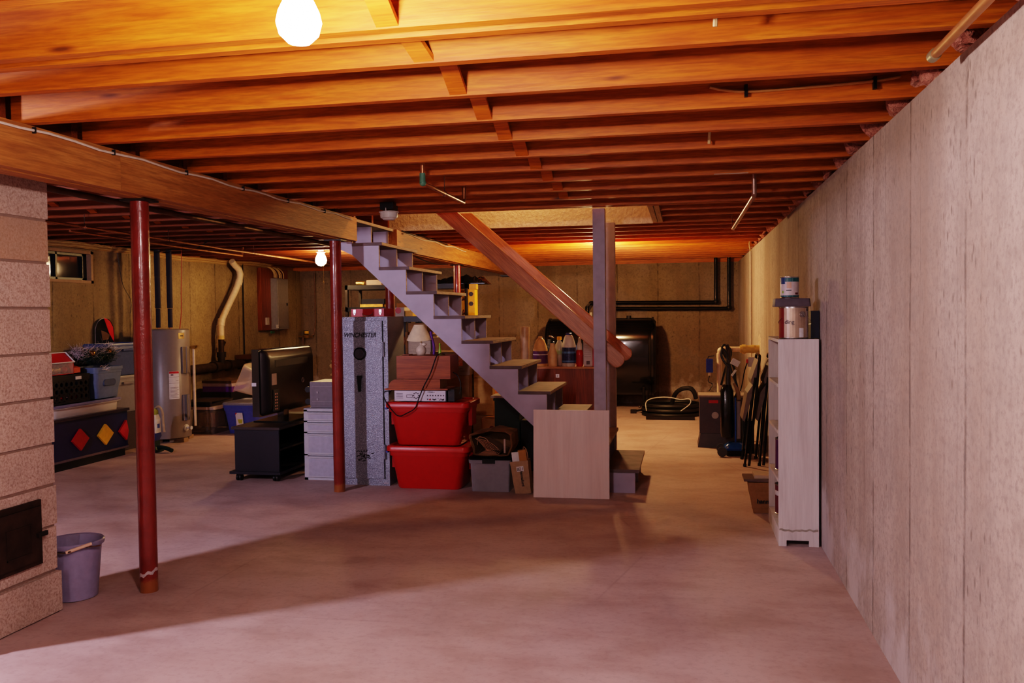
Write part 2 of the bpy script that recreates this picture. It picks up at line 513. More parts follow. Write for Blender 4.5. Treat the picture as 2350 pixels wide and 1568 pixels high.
# stairwell shaft above the hole
b = BM()
box(b, SX0-.3, SX1, SY1, SY1+.03, ZJ-.005, 3.6)
struct('wall_stairwell', b, STIP)
b = BM()
box(b, SX0-.3, SX1+.03, SY0-.04, SY0, ZS, 3.6); box(b, SX1, SX1+.03, SY0, SY1, ZS, 3.6); box(b, SX0-.33, SX0-.3, SY0, SY1, ZS, 3.6)
box(b, SX0-.33, SX1+.03, SY0-.04, SY1+.03, 3.6, 3.63)
struct('wall_upstairs', b, M((.55,.45,.38), .9, name='upstairs_plaster'))
# sill plates and rim boards on top of the walls
b = BM(); box(b, XR+.12, XR+.165, YF, YB, ZW, ZJ); box(b, XR+.17, XR+.21, YF, YB+.16, ZW, ZS); struct('trim_1', b, BEAMW)
b = BM(); box(b, XL-.165, XL-.12, YF, YB, ZW, ZJ); box(b, XL-.21, XL-.17, YF, YB+.16, ZW, ZS); struct('trim_2', b, BEAMW)
b = BM(); box(b, XL-.25, XR+.25, YB+.01, YB+.15, ZW, ZJ); box(b, XL-.25, XR+.25, YB+.16, YB+.2, ZW, ZS); struct('trim_3', b, JOIST)
b = BM(); box(b, SX1-.0, SX1+.04, SY0, SY1, ZJ, ZS-.002); box(b, SX1+.045, SX1+.085, SY0, SY1, ZJ, ZS-.002); struct('trim_4', b, BEAMW)

# ------------------------------------------------------------------ joists
GR = 'bare floor joists overhead right of the main beam'
GL = 'bare floor joists overhead left of the main beam'
def joist_bm(x0, x1, e, z0=ZJ, z1=ZS-.001):
    b = BM(); box(b, x0, x1, e-.04, e, z0, z1); return b
ordn = ['nearest','second','third','fourth','fifth','sixth','seventh','eighth','ninth','tenth','eleventh','twelfth','thirteenth','fourteenth','fifteenth','sixteenth','seventeenth','eighteenth','nineteenth','twentieth','twenty-first','twenty-second','twenty-third','twenty-fourth','twenty-fifth','twenty-sixth','twenty-seventh','twenty-eighth']
YJ = [2.676+.42*k for k in range(26)]
first = None
def R_joist(e, x0, x1, lab, key):
    global _pro
    if key not in _pro:
        o = solo('floor_joist', lab, 'joist', joist_bm(x0, x1, e), JOIST, group=GR, bevel=.003, org=(x0, e-.02, ZJ)); _pro[key] = o
    else:
        s = _pro[key]; o = s.copy(); COL.objects.link(o); o.location = (x0, e-.02, ZJ); o['label'] = lab
    return o
_pro = {}
XE = XR+.14
R_joist(1.50, -2.66, XE, 'orange wooden floor joist just out of the top edge nearest the camera', 'f')
R_joist(1.08, -2.66, XE, 'orange wooden floor joist overhead just in front of the camera', 'f')
R_joist(-1.80, -2.66, XE, 'orange wooden floor joist carrying the bulb behind the camera', 'f')
R_joist(1.92, -2.66, XE, 'orange floor joist at the very top left corner of the view above the bright bulb', 'f')
R_joist(2.335, -2.66, XE, 'near board of the doubled orange joist right beside the overexposed bare bulb', 'f')
R_joist(2.42, -2.66, XE, 'far board of the doubled orange joist just past the overexposed bare bulb', 'f')
for k, e in enumerate(YJ):
    if k in (10, 11): 
        R_joist(e, SX1+.09, XE, 'short orange joist right of the stairwell opening, %s of the two' % ('near' if k == 10 else 'far'), 's')
        continue
    lab = 'orange wooden floor joist right of the beam, %s one past the doubled joist' % ordn[k]
    if k == 9: lab = 'orange joist that forms the near edge of the stairwell opening'
    if k == 12: e += .10; lab = 'orange joist along the far side of the stairwell opening behind the stippled drywall'
    R_joist(e, -2.66, XE, lab, 'f')
R_joist(6.53, -2.66, XE, 'second board doubled against the near edge joist of the stairwell', 'f')
_pl = None
for k, e in enumerate([1.06,1.48,1.90,2.32]+YJ):
    lab = 'shade-darkened reddish floor joist left of the beam, %s one counted from the camera' % ordn[min(k,27)]
    if k >= 28: lab = 'shade-darkened reddish floor joist left of the beam, %s one counted from the back wall' % ordn[29-k]
    if _pl is None:
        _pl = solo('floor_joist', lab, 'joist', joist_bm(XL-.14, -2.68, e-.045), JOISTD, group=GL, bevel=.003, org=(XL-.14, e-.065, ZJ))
    else:
        o = _pl.copy(); COL.objects.link(o); o.location = (XL-.14, e-.065, ZJ); o['label'] = lab

# diagonal cross bridging between the joists
edges = [1.92, 2.42]+YJ[:9]
gaps = [(1.92,2.295)]+[(2.42,YJ[0]-.04)]+[(YJ[i], YJ[i+1]-.04) for i in range(8)]
for i, (a, c) in enumerate(gaps):
    for s in (0,):
        b = BM(); x0 = -.83 + (.075 if s else 0) - (.0 if i < 9 else .02)
        z0, z1 = (ZS-.03, ZJ+.014) if s == 0 else (ZJ+.035, ZS-.03)
        hw = .009
        pts = [(a, z0-hw), (a, z0+hw), (c, z1+hw), (c, z1-hw)]
        vv = prism(b, pts, 'x', x0, x0+.064)
        if i == 1:
            for v in vv:
                if v.co.y < a+.01: v.co.x -= .10
        if i < 0: continue
        lab = ('bridging strut slanting down away from camera in the %s joist gap past the bulb' if s == 0 else 'bridging strut slanting up away from camera in the %s joist gap past the bulb') % ordn[i]
        solo('ceiling_strut', lab, 'strut', b, JOIST, group='wooden bridging struts between the joists')
for i in range(2, 16):
    a, c = YJ[i]-.045, YJ[i+1]-.085
    b = BM(); prism(b, [(a, ZS-.04),(a, ZS-.02),(c, ZJ+.045),(c, ZJ+.025)], 'x', -4.5, -4.44)
    solo('ceiling_strut', 'thin bridging strut left of the beam, in the %s joist gap seen past the chimney' % ordn[i-2], 'strut', b, JOIST, group='bridging struts left of the beam')

# ------------------------------------------------------------------ main beam (three lengths) and posts
def beam(y0, y1, lab):
    t = thing('support_beam', lab, 'beam', (-2.68, (y0+y1)/2, 2.0))
    for i in range(3):
        b = BM(); x = -2.76+i*.0535; box(b, x, x+.052, y0, y1, 2.0-(.004 if i == 1 else 0), ZJ-.001)
        part(t, 'beam_board', b, BEAMW, .002)
    return t
beam(YF, 3.66, 'built-up wooden main beam, near length above the block chimney')
beam(3.664, 6.655, 'built-up wooden main beam, middle length ending at the staircase')
beam(7.65, YB+.1, 'built-up wooden main beam, far length beyond the staircase')
def column(y, lab, r=.0445, base=True, scrape=False):
    t = thing('steel_column', lab, 'column', (-2.70, y, 0))
    b = BM(); cyl(b, (-2.70,y,.0), (-2.70,y,1.985), r, seg=32); part(t, 'shaft', b, POLE, smooth=True)
    b = BM(); box(b, -2.77,-2.63, y-.06, y+.06, 1.985, 1.995); part(t, 'cap_plate', b, BLACKM)
    if scrape:
        b = BM(); n = 26; lo = []
        for i in range(n+1):
            a = -2.2+2.6*i/n; rr_ = r+.0008
            z = .085+.035*i/n+.005*math.sin(i*.7); h = .007+.010*abs(noise.noise(Vector((i*.33,.3,3))))
            lo.append(((-2.70+rr_*math.cos(a), y+rr_*math.sin(a), z-h), (-2.70+rr_*math.cos(a), y+rr_*math.sin(a), z+h)))
        vs = [[b.verts.new(p) for p in l] for l in lo]
        for p, q in zip(vs, vs[1:]): b.faces.new((p[0],q[0],q[1],p[1]))
        part(t, 'bare_patch', b, M((.52,.42,.42), .6, name='scraped_primer'), label='pale scraped band of paint')
    return t
column(3.94, 'dark red round steel column nearest the camera, scraped pale near its foot', scrape=True)
column(6.44, 'dark red round steel column in front of the grey gun safe')
column(7.72, 'dark red steel column mostly hidden behind the safe top and stair stringer')
column(10.16, 'dark red steel column far back, seen above the upper stair treads')

# cable stapled along the beam's upper edge
def cable(name, lab, pts, r, mat, cat='cable', sm=1, seg=6, **k):
    b = BM(); tube(b, pts, r, seg, sm); return solo(name, lab, cat, b, mat, smooth=True, **k)
pts = [(-2.592, 1.9+i*.16, 2.166+.006*math.sin(i*1.7)) for i in range(30)]
t = thing('ceiling_cable', 'white cable stapled along the top edge of the near beam', 'cable', (-2.592,4.2,2.16))
b = BM(); tube(b, pts, .0055, 6); part(t, 'sheath', b, WIREW, smooth=True)
for y in (2.6,3.1,3.6,4.2,4.8,5.4,6.0):
    b = BM(); box(b, -2.60,-2.584, y-.003,y+.003, 2.155,2.180); part(t, 'staple', b, BLACK)
pts = [(-2.590, 7.8+i*.17, 2.158+.010*math.sin(i*1.3)) for i in range(15)]
cable('beam_cable', 'pair of pale cables running along the far beam beyond the stairs', pts, .005, WIREW)
pts = [(-2.585, 7.75+i*.2, 2.176+.008*math.sin(i*2.1+1)) for i in range(9)]
cable('beam_cable', 'dark cable drooping over the top of the far beam beyond the stairs', pts, .005, BLACK)

# ------------------------------------------------------------------ chimney
t = thing('block_chimney', 'pinkish concrete block chimney stack at the left edge of the room', 'chimney', (-3.17,3.3,0))
CX0, CX1, CY0, CY1 = -3.40, -2.955, 2.98, 3.606
b = BM()
zs = [0,.201,.416,.612,.806,1.024,1.238,1.45,1.663,1.863,2.07,2.19]
for i, (z0, z1) in enumerate(zip(zs, zs[1:])):
    j = (R.random()-.5)*.006
    vs = box(b, CX0+j, CX1+j+(.02 if i == 0 else 0), CY0, CY1+j, z0+.0065, z1-.0065)
part(t, 'blocks', b, CMU, .005)
b = BM(); box(b, CX0+.008, CX1-.008, CY0+.006, CY1-.008, 0, 2.186); part(t, 'mortar', b, M((.30,.20,.16), .95, name='mortar', bump=.6))
d = solo('cleanout_door', None, None, (lambda b: (box(b, -2.953, -2.940, 3.17, 3.49, .262, .562), b)[1])(BM()), IRON, .006)
d.parent = t; d.location = d.location - t.location; d.name = 'cleanout_door'; d['label'] = 'black rusty iron cleanout door'
def sub(p, name, b, mat, bevel=0, smooth=False, label=None): return part(p, name, b, mat, bevel, smooth, label)
b = BM(); box(b, -2.940, -2.928, 3.215, 3.475, .285, .535); box(b, -2.928, -2.924, 3.26,3.41,.33,.335); box(b, -2.928, -2.924, 3.26,3.265,.33,.46); box(b, -2.928,-2.924,3.405,3.41,.33,.46); box(b,-2.928,-2.924,3.26,3.41,.46,.465)
sub(d, 'door_leaf', b, IRON, .004)
b = BM(); box(b, -2.928, -2.915, 3.44, 3.50, .395, .415); sub(d, 'latch', b, BLACKM, .003)
b = BM(); cyl(b, (-2.93,3.205,.28),(-2.93,3.205,.34),.008); cyl(b, (-2.93,3.205,.48),(-2.93,3.205,.54),.008); sub(d, 'hinge', b, BLACKM)

# ------------------------------------------------------------------ stairs
t = thing('staircase', 'grey painted open riser plywood staircase rising left through the ceiling', 'stairs', (-1.6,7.15,0))
ZT = [.183+.2005*k for k in range(11)]; XT = [-.352-.2277*k for k in range(11)]
def stringer(y0, y1):
    pts = [(-.627,0), (XT[0]-.03,0)]
    for k in range(11):
        x = XT[k]-.03
        pts.append((x, ZT[k]-.026))
        if k < 10: pts.append((XT[k+1]-.03, ZT[k]-.026))
        else: pts.append((-2.80, ZT[k]-.026))
    pts += [(-2.80, 2.02)]
    # underside line
    pts2 = pts[:]
    b = BM()
    # build as strips (concave polygon kept simple): one quad column per tooth
    def zb(x): return max(0.0, 1.984-.93*(x+2.76))
    for k in range(10):
        x1 = XT[k]-.03; x0 = XT[k+1]-.03; zt = ZT[k]-.026
        xm = -.627
        if x0 < xm < x1:
            prism(b, [(x0,zb(x0)),(xm,0),(x1,0),(x1,zt),(x0,zt)], 'y', y0, y1)
        else:
            prism(b, [(x0,zb(x0)),(x1,zb(x1)),(x1,zt),(x0,zt)], 'y', y0, y1)
    x1 = XT[10]-.03
    if y0 > 6.8: prism(b, [(-2.80,2.0),(x1,zb(x1)),(x1,ZT[10]-.026),(-2.80,ZT[10]-.026)], 'y', y0, y1)
    else: prism(b, [(-2.86,1.995),(-2.82,1.965),(x1,zb(x1)),(x1,1.995)], 'y', y0, y1)
    bmesh.ops.remove_doubles(b, verts=b.verts, dist=1e-4)
    return b
def ztop_bm(): pass
for y0 in (6.69, 7.13, 7.565):
    part(t, 'stringer', stringer(y0, y0+.019), STAIR)
    b = BM()
    for k in range(1, 11):
        x = XT[k]-.03; box(b, x-.0002, x+.0016, y0+.0005, y0+.0185, ZT[k-1], ZT[k]-.026)
    part(t, 'stringer_edge', b, TREADEDGE, label='raw plywood edge of stringer')
for k in range(11):
    b = BM(); box(b, XT[k]-.2577, XT[k], 6.683, 7.635, ZT[k]-.025, ZT[k])
    tr = part(t, 'tread', b, STAIRT, .002)
    b = BM(); box(b, XT[k]-.0002, XT[k]+.0012, 6.685, 7.633, ZT[k]-.023, ZT[k]-.002)
    part(tr, 'tread_edge', b, TREADEDGE)
# posts either side of the foot
b = BM(); box(b, -.683, -.592, 6.588, 6.679, 0, 2.186); solo('newel_post', 'tall grey painted wooden post at the near side of the stair foot', 'post', b, POST, .003)
b = BM(); box(b, -.690, -.600, 7.64, 7.73, 0, 2.186); solo('newel_post', 'tall grey painted wooden post at the far side of the stair foot', 'post', b, POST, .003)
# handrail boards
def rail(y, dx, lab):
    A = Vector((-1.995+dx, 2.33)); B_ = Vector((-.505+dx, 1.025)); d = (B_-A).normalized(); n = Vector((-d.y, d.x)); h = .060
    pts = [A+n*h, A-n*h, B_-n*h*.98]
    c = B_-d*.0
    for i in range(1, 8):
        a = PI*i/8; pts.append(c + (-n*math.cos(a))*h*.98 + d*math.sin(a)*h*.75)
    pts.append(B_+n*h*.98)
    # horizontal cut at the joists
    b = BM(); prism(b, [(p.x, p.y) for p in pts], 'y', y, y+.036)
    bmesh.ops.bisect_plane(b, geom=b.verts[:]+b.edges[:]+b.faces[:], plane_co=(0,0,ZJ+.12), plane_no=(0,0,1), clear_outer=True)
    bmesh.ops.holes_fill(b, edges=b.edges)
    return solo('handrail', lab, 'handrail', b, RAILW, .006)
RAILW = wood('varnished_rail_pine', (.42,.13,.05), (.56,.20,.08), (.66,.27,.11), 'x', .35, coat=.3)
_rt = RAILW.node_tree
for n_ in _rt.nodes:
    if n_.type == 'VECT_MATH':
        mp = _rt.nodes.new('ShaderNodeMapping'); mp.inputs['Rotation'].default_value = (0, -math.atan2(1.285,1.31), 0)
        src = n_.inputs[2].links[0].from_socket; _rt.links.new(src, mp.inputs[0]); _rt.links.new(mp.outputs[0], n_.inputs[2])
rail(6.70-.019, 0, 'varnished pine handrail board on the near side of the stairs')
rail(7.600, 0.0, 'varnished pine handrail board on the far side of the stairs')
# plywood sheet leaning on the post
b = BM(); box(b, -1.135, -.56, 6.44, 6.462, 0, .663)
o = solo('plywood_panel', 'pale birch plywood sheet leaning against the foot of the stairs', 'board', b, PLYW, .001, rot=(math.radians(-4), 0, math.radians(.8)), org=(-.85,6.45,0))
b = BM(); box(b, -.55, -.548, 6.441, 6.461, 0, .66); 

# ------------------------------------------------------------------ lights
def bulb(x, y, lab, col, power, energy, r=.034, zb=2.035, chain=True, lr=.06):
    t = thing('ceiling_bulb', lab, 'light', (x, y, ZJ-.001))
    b = BM(); lathe(b, (x,y,ZJ), [(.056,-.001),(.056,-.012),(.034,-.034),(.026,-.040),(.024,-.075),(.001,-.076)], 24)
    part(t, 'lampholder', b, WHITEP, smooth=True)
    if y == 1.80:
        b = BM(); box(b, x-.05, x+.05, y-.05, y+.05, ZJ, ZS-.002); part(t, 'mounting_block', b, JOIST, .002)
    b = BM(); c = zb
    lathe(b, (x,y,c), [(.001,-r),(r*.5,-r*.87),(r*.87,-r*.5),(r,0),(r*.9,r*.45),(r*.55,r*1.2),(r*.42,r*1.7),(r*.42,r*2.2)], 20)
    part(t, 'bulb', b, emit(col, power, 'glowing_bulb_glass'), smooth=True)
    if chain:
        b = BM(); cyl(b, (x+.03,y,ZJ-.05),(x+.03,y,ZJ-.36),.0016,seg=5); cyl(b,(x+.03,y,ZJ-.38),(x+.03,y,ZJ-.36),.006,.003,8)
        torus(b, (x+.03,y,ZJ-.385), .008, .0015, 'y', 10, 5)
        cyl(b, (x+.03,y,ZJ-.39),(x+.03,y,ZJ-.85),.0008,seg=4)
        part(t, 'pull_chain', b, BRASS)
    l = bpy.data.lights.new('bulb_light', 'POINT'); l.energy = energy; l.color = col; l.shadow_soft_size = lr
    o = bpy.data.objects.new('bulb_light', l); COL.objects.link(o); o.location = (x, y, zb-.005)
    return t
NEARC = (1,.80,.80); COOLC = (.86,.76,1.0); WARMC = (1,.64,.30)
bulb(-.83, 1.80, 'overexposed bare bulb under the nearest joists', NEARC, 60, 250, r=.050, zb=2.045, lr=.055, chain=False)
bulb(-.9, -1.82, 'bare bulb behind the camera, outside the frame', (1,.80,.86), 60, 85, chain=False)
bulb(-4.33, 1.95, 'bare bulb left of the chimney, outside the frame', COOLC, 60, 250, chain=False)
bulb(-4.36, 9.95, 'bare bulb with a long pull chain glowing left of the staircase', WARMC, 70, 170, r=.070, zb=2.075, lr=.075)
bulb(-.98, 9.95, 'bare bulb hidden behind the grey posts at the back', WARMC, 60, 130, chain=False)
l = bpy.data.lights.new('stairwell_fill', 'POINT'); l.energy = 18; l.color = (1,.50,.18); l.shadow_soft_size = .06  # added light, unseen in the shaft, to brighten the stairwell drywall
o = bpy.data.objects.new('stairwell_fill', l); COL.objects.link(o); o.location = (-1.45, 7.35, 2.95)
w = bpy.data.worlds.new('world'); scene.world = w; w.use_nodes = True
w.node_tree.nodes['Background'].inputs[0].default_value = (.5,.42,.6,1); w.node_tree.nodes['Background'].inputs[1].default_value = .15
scene.view_settings.view_transform = 'Filmic'; scene.view_settings.look = 'High Contrast'
scene.view_settings.exposure = 0.74; scene.view_settings.gamma = 1.0

cy = scene.cycles
cy.max_bounces = 6; cy.diffuse_bounces = 2; cy.glossy_bounces = 3; cy.transmission_bounces = 4; cy.transparent_max_bounces = 6
cy.use_adaptive_sampling = True; cy.adaptive_threshold = .06; cy.adaptive_min_samples = 14; cy.caustics_reflective = False; cy.caustics_refractive = False
cy.sample_clamp_indirect = 4.0

# ================================================================== left bay
# hopper window
t = thing('window_1', 'black framed hopper basement window high in the left wall', 'window', (XL, 7.75, WZ0)); t['kind'] = 'structure'
b = BM()
for y0, y1, z0, z1 in ((WY0,WY1,WZ0,WZ0+.03),(WY0,WY1,WZ1-.03,WZ1),(WY0,WY0+.03,WZ0,WZ1),(WY1-.035,WY1,WZ0,WZ1)):
    box(b, XL-.20, XL+.015, y0, y1, z0, z1)
part(t, 'window_frame', b, M((.36,.22,.13), .7, name='window_buck'), .002)
b = BM()
for y0, y1, z0, z1 in ((WY0+.03,WY1-.035,WZ0+.03,WZ0+.055),(WY0+.03,WY1-.035,WZ1-.055,WZ1-.03),(WY0+.03,WY0+.055,WZ0+.03,WZ1-.03),(WY1-.10,WY1-.035,WZ0+.03,WZ1-.03),(7.70,7.725,WZ0+.03,WZ1-.03)):
    box(b, XL-.10, XL-.04, y0, y1, z0, z1)
part(t, 'window_sash', b, BLACK, .002)
b = BM(); box(b, XL-.075, XL-.07, WY0+.05, WY1-.09, WZ0+.05, WZ1-.05)
part(t, 'window_pane', b, M((.05,.045,.05), .06, metal=.55, name='night_window_glass', n=.02))
# night outside
b = BM(); box(b, XL-.9, XL-.88, 6.6, 9.2, 1.2, 2.5); struct('trim_5', b, M((.02,.02,.03), .9, name='window_well'))

# toy chest
t = thing('toy_chest', 'long navy toy chest decorated with red and yellow diamonds', 'chest', (-5.88, 7.40, 0))
x0, x1, y0, y1 = -6.16, -5.60, 6.78, 7.88
NAVY = M((.018,.020,.085), .3, name='navy_paint', n=.15)
b = BM(); box(b, x0, x1, y0, y1, .075, .455); part(t, 'body', b, NAVY, .003)
b = BM(); box(b, x0, x1-.02, y0+.02, y1-.02, 0, .075); part(t, 'plinth', b, BLACK)
b = BM(); box(b, x0-.005, x1+.018, y0-.015, y1+.015, .456, .482); part(t, 'lid', b, M((.05,.035,.05), .25, name='dark_lid'), .005)
b = BM(); box(b, x1, x1+.012, y0, y1, .078, .098); part(t, 'trim_strip', b, M((.25,.2,.24), .3, name='silver_strip', metal=.5), .002)
for yc, m_, lb in ((7.16,REDP,'red diamond'),(7.52,YELLOW,'yellow diamond'),(7.84,REDP,'red diamond')):
    b = BM(); prism(b, [(yc-.115,.258),(yc,.155),(min(yc+.115,7.87),.258 if yc<7.8 else .25),(yc,.362)], 'x', x1+.0005, x1+.022); part(t, 'diamond', b, m_, .003, label=lb)

def bin_(name, lab, c, z0, h, hx, hy, mat, lidmat=None, tap=.85, r=.04, lid=True, open_=False, group=None, rot=None, handles=True, cat='storage bin', lidh=.03, ribs=False):
    t = thing(name, lab, cat, (c[0],c[1],z0), group, rot)
    b = BM(); lv = [(z0,hx*tap,hy*tap,r*.8),(z0+.01,hx*tap+.004,hy*tap+.004,r),(z0+h*.80,hx*.955,hy*.955,r),(z0+h*.81,hx*.985,hy*.985,r),(z0+h*.90,hx*.99,hy*.99,r),(z0+h*.90,hx*1.03,hy*1.03,r)]
    if open_:
        lv += [(z0+h,hx*1.03,hy*1.03,r),(z0+h,hx*.985,hy*.985,r),(z0+h*.5,hx*.93,hy*.93,r),(z0+.012,hx*tap-.006,hy*tap-.006,r*.7)]
    else: lv += [(z0+h-.002,hx*1.0,hy*1.0,r)]
    rbox(b, c[0], c[1], lv); part(t, 'tub', b, mat, smooth=True)
    if lid:
        b = BM(); rbox(b, c[0], c[1], [(z0+h-.001,hx*1.03,hy*1.03,r),(z0+h+lidh*.6,hx*1.04,hy*1.04,r),(z0+h+lidh,hx*1.0,hy*1.0,r),(z0+h+lidh,hx*.9,hy*.9,r*.8),(z0+h+lidh*.7,hx*.88,hy*.88,r*.8)])
        part(t, 'lid', b, lidmat or mat, smooth=True)
    if handles:
        for s in (-1, 1):
            b = BM(); box(b, c[0]+s*hx*1.03, c[0]+s*(hx*1.03+.016), c[1]-hy*.3, c[1]+hy*.3, z0+h*.84, z0+h*.9)
            part(t, 'handle', b, mat, .004)
    return t
# flat under-bed bin on the chest
bin_('underbed_bin', 'flat translucent bin with a lavender lid lying on the toy chest', (-5.86,7.34), .482, .095, .235, .50, CLEARB, M((.30,.28,.42), .35, name='lavender_lid'), .93, .06, handles=False, lidh=.022)
b = BM(); box(b, -6.0,-5.70, 6.95,7.15,.49,.56); solo('folded_fabric', 'pale folded fabric showing through the flat bin on the chest', 'fabric', b, M((.6,.42,.33),.8), .01)
b = BM(); box(b, -6.0,-5.72, 7.25,7.45,.49,.55); solo('folded_fabric', 'small bundle showing through the middle of the flat bin on the chest', 'fabric', b, M((.55,.40,.32),.8), .01)
# black milk crate
t = thing('milk_crate', 'black perforated plastic crate full of baubles on the flat bin', 'crate', (-5.86,7.12,.606))
x0,x1,y0,y1,z0,z1 = -6.06,-5.66,6.84,7.40,.606,.872
b = BM(); box(b, x0,x1,y0,y1,z0,z0+.012); box(b,x0,x0+.01,y0,y1,z0,z1); box(b,x0,x1,y1-.01,y1,z0,z1); box(b,x0,x1,y0,y0+.01,z0,z1)
def holed(bm, y0, y1, z0, z1, x, th, ny, nz):
    dy = (y1-y0)/ny; dz = (z1-z0)/nz
    for i in range(ny):
        for j in range(nz):
            cy, cz = y0+(i+.5)*dy, z0+(j+.5)*dz; rr = min(dy,dz)*.32; n = 16
            outer = []
            for k in range(n):
                a = 2*PI*k/n+PI/n; c_, s_ = math.cos(a), math.sin(a); m_ = max(abs(c_),abs(s_))
                outer.append((cy+c_/m_*dy/2, cz+s_/m_*dz/2))
            inner = [(cy+rr*math.cos(2*PI*k/n+PI/n), cz+rr*math.sin(2*PI*k/n+PI/n)) for k in range(n)]
            loft(bm, [[(x,p[0],p[1]) for p in outer],[(x,p[0],p[1]) for p in inner],[(x-th,p[0],p[1]) for p in inner],[(x-th,p[0],p[1]) for p in outer]], False, False)
holed(b, y0+.015, y1-.015, z0+.02, z1-.055, x1, .008, 8, 3)
box(b, x1-.01, x1+.006, y0, y1, z1-.055, z1); box(b, x1-.008, x1+.004, y0, y1, z0, z0+.02)
part(t, 'crate_body', b, BLACK)
b = BM(); box(b, x1+.006, x1+.009, 7.20, 7.28, z1-.05, z1-.02); part(t, 'tag', b, PAPER, .001)
balls = []
GOLD = M((.65,.36,.10), .15, metal=.9, name='gold_bauble'); REDB = M((.5,.02,.03), .12, metal=.6, name='red_bauble'); SILV = M((.7,.6,.58), .12, metal=.9, name='silver_bauble')
k = 0
names = {0:('gold',GOLD),1:('silver',SILV),2:('red',REDB)}
for i in range(12):
    c = (-5.715-.085*(i//6), 6.90+.085*(i%6), .66+.0*(i%2)); kk = (i*7+i//3) % 3; nm, m_ = names[kk]
    b = BM(); sphere(b, c, .037); cyl(b, (c[0],c[1],c[2]+.034),(c[0],c[1],c[2]+.044),.008,seg=8)
    solo('bauble', 'shiny %s bauble seen through the holes of the black crate' % nm, 'bauble', b, m_, smooth=True, group='%s baubles in the black crate' % nm)
# red roofed ornament box on top of the crate
t = thing('ornament_box', 'red house-shaped ornament box with a clear window on the black crate', 'gift box', (-5.86,7.04,.875))
b = BM(); prism(b, [(-6.0,.985),(-5.70,.985),(-5.80,1.075),(-5.95,1.075)], 'y', 6.84, 7.24); part(t, 'roof', b, REDP, .002)
b = BM(); tube(b, [(-5.695,6.84,.988),(-5.695,7.245,.988),(-5.79,7.245,1.078),(-5.79,6.84,1.078)], .005, 6); part(t, 'roof_edging', b, PAPER)
b = BM(); box(b, -6.0,-5.96,6.84,7.24,.876,.985); box(b,-6.0,-5.70,6.84,7.24,.876,.882); prism(b, [(-6.0,.882),(-5.70,.882),(-5.70,.985),(-6.0,.985)], 'y', 7.236, 7.24); part(t, 'box_body', b, REDP)
b = BM(); box(b, -5.703,-5.70,6.84,7.236,.882,.985); part(t, 'clear_window', b, glassy((.9,.8,.8), .1, .18, 'clear_film'))
b = BM(); prism(b, [(-5.86,.882),(-5.70,.882),(-5.70,.93),(-5.86,.98)], 'y', 7.245, 7.33); part(t, 'open_flap', b, M((.6,.10,.05),.5,name='orange_red_card'))
for i in range(4):
    nm, m_ = (('gold',GOLD),('gold',GOLD),('gold',GOLD),('red',REDB))[i]
    b = BM(); c = (-5.745,6.885+.09*i,.921); sphere(b, c, .038)
    solo('bauble', 'large %s bauble behind the window of the red roofed box' % nm, 'bauble', b, m_, smooth=True, group='large %s baubles in the red roofed box' % nm)
# grey-blue bin with wreath
bt = bin_('storage_bin', 'blue grey lidless bin under the wreath, at the right end of the flat bin', (-5.80,7.68), .606, .31, .165, .21, BLUEG, None, .80, .04, lid=False, open_=True, handles=False)
b = BM(); rbox(b, 0, 0, [(0,.035,.10,.03),(.012,.03,.09,.03)], M=Matrix.Translation((-5.80+.150,7.68,.76)) @ Matrix.Rotation(PI/2,4,'Y')); part(bt, 'grip_recess', b, M((.07,.1,.18),.5), smooth=True)
t = thing('tinsel_wreath', 'green artificial garland wreath with silver tinsel and gold baubles on the blue grey bin', 'wreath', (-5.85,7.62,.925))
rw = random.Random(3)
def tuft(bm, c, n, L, w, spread, rnd):
    for _ in range(n):
        d = Vector((rnd.gauss(0,1), rnd.gauss(0,1), rnd.gauss(.15,.8))).normalized()
        s = d.cross(Vector((rnd.random(),rnd.random(),rnd.random()))).normalized()*w
        p = Vector(c)+Vector((rnd.gauss(0,spread),rnd.gauss(0,spread),rnd.gauss(0,spread)))
        l = L*(.6+.7*rnd.random())
        vs = [bm.verts.new(p-s), bm.verts.new(p+s), bm.verts.new(p+d*l+s*.3), bm.verts.new(p+d*l-s*.3)]
        bm.faces.new(vs)
b = BM()
for i in range(60):
    a = 2*PI*i/60; c = (-5.75+.07*math.cos(a), 7.60+.21*math.sin(a), 1.03+.02*math.sin(3*a))
    tuft(b, c, 34, .05, .0026, .028, rw)
for v in b.verts: v.co.z=max(v.co.z,.945); v.co.y=max(v.co.y,7.345)
part(t, 'green_needles', b, M((.012,.05,.022), .6, name='garland_green', n=.4))
b = BM()
for i in range(40):
    a = 2*PI*i/40; c = (-5.75+.08*math.cos(a), 7.58+.24*math.sin(a), 1.06+.02*math.sin(5*a))
    tuft(b, c, 22, .085, .0024, .02, rw)
for v in b.verts: v.co.z=max(v.co.z,.945); v.co.y=max(v.co.y,7.345)
for i in range(5): tuft(b, (-5.605, 7.52+.02*i, .93-.012*i), 6, .05, .0025, .006, rw)
part(t, 'silver_tinsel', b, M((.66,.58,.62), .4, metal=.2, name='tinsel_silver'))
for p in ((-5.66,7.70,1.07),(-5.67,7.47,1.06)):
    b = BM(); sphere(b, p, .028); part(t, 'gold_bauble', b, GOLD, smooth=True)
# stack of bins against the wall
bin_('storage_bin', 'large blue lidded bin on top of the stack against the left wall', (-5.95,8.20), .795, .31, .15, .32, M((.09,.13,.30), .4, name='dusky_blue'), None, .86)
bin_('storage_bin', 'grey lidded bin under the large blue one against the left wall', (-5.96,8.20), .40, .36, .15, .30, GREYP, None, .86)
b = BM(); box(b, -6.10,-5.80, 8.05, 8.5, 0, .398); solo('storage_box', 'plain dark box at the bottom of the bin stack by the left wall', 'box', b, M((.08,.06,.07),.6), .004)
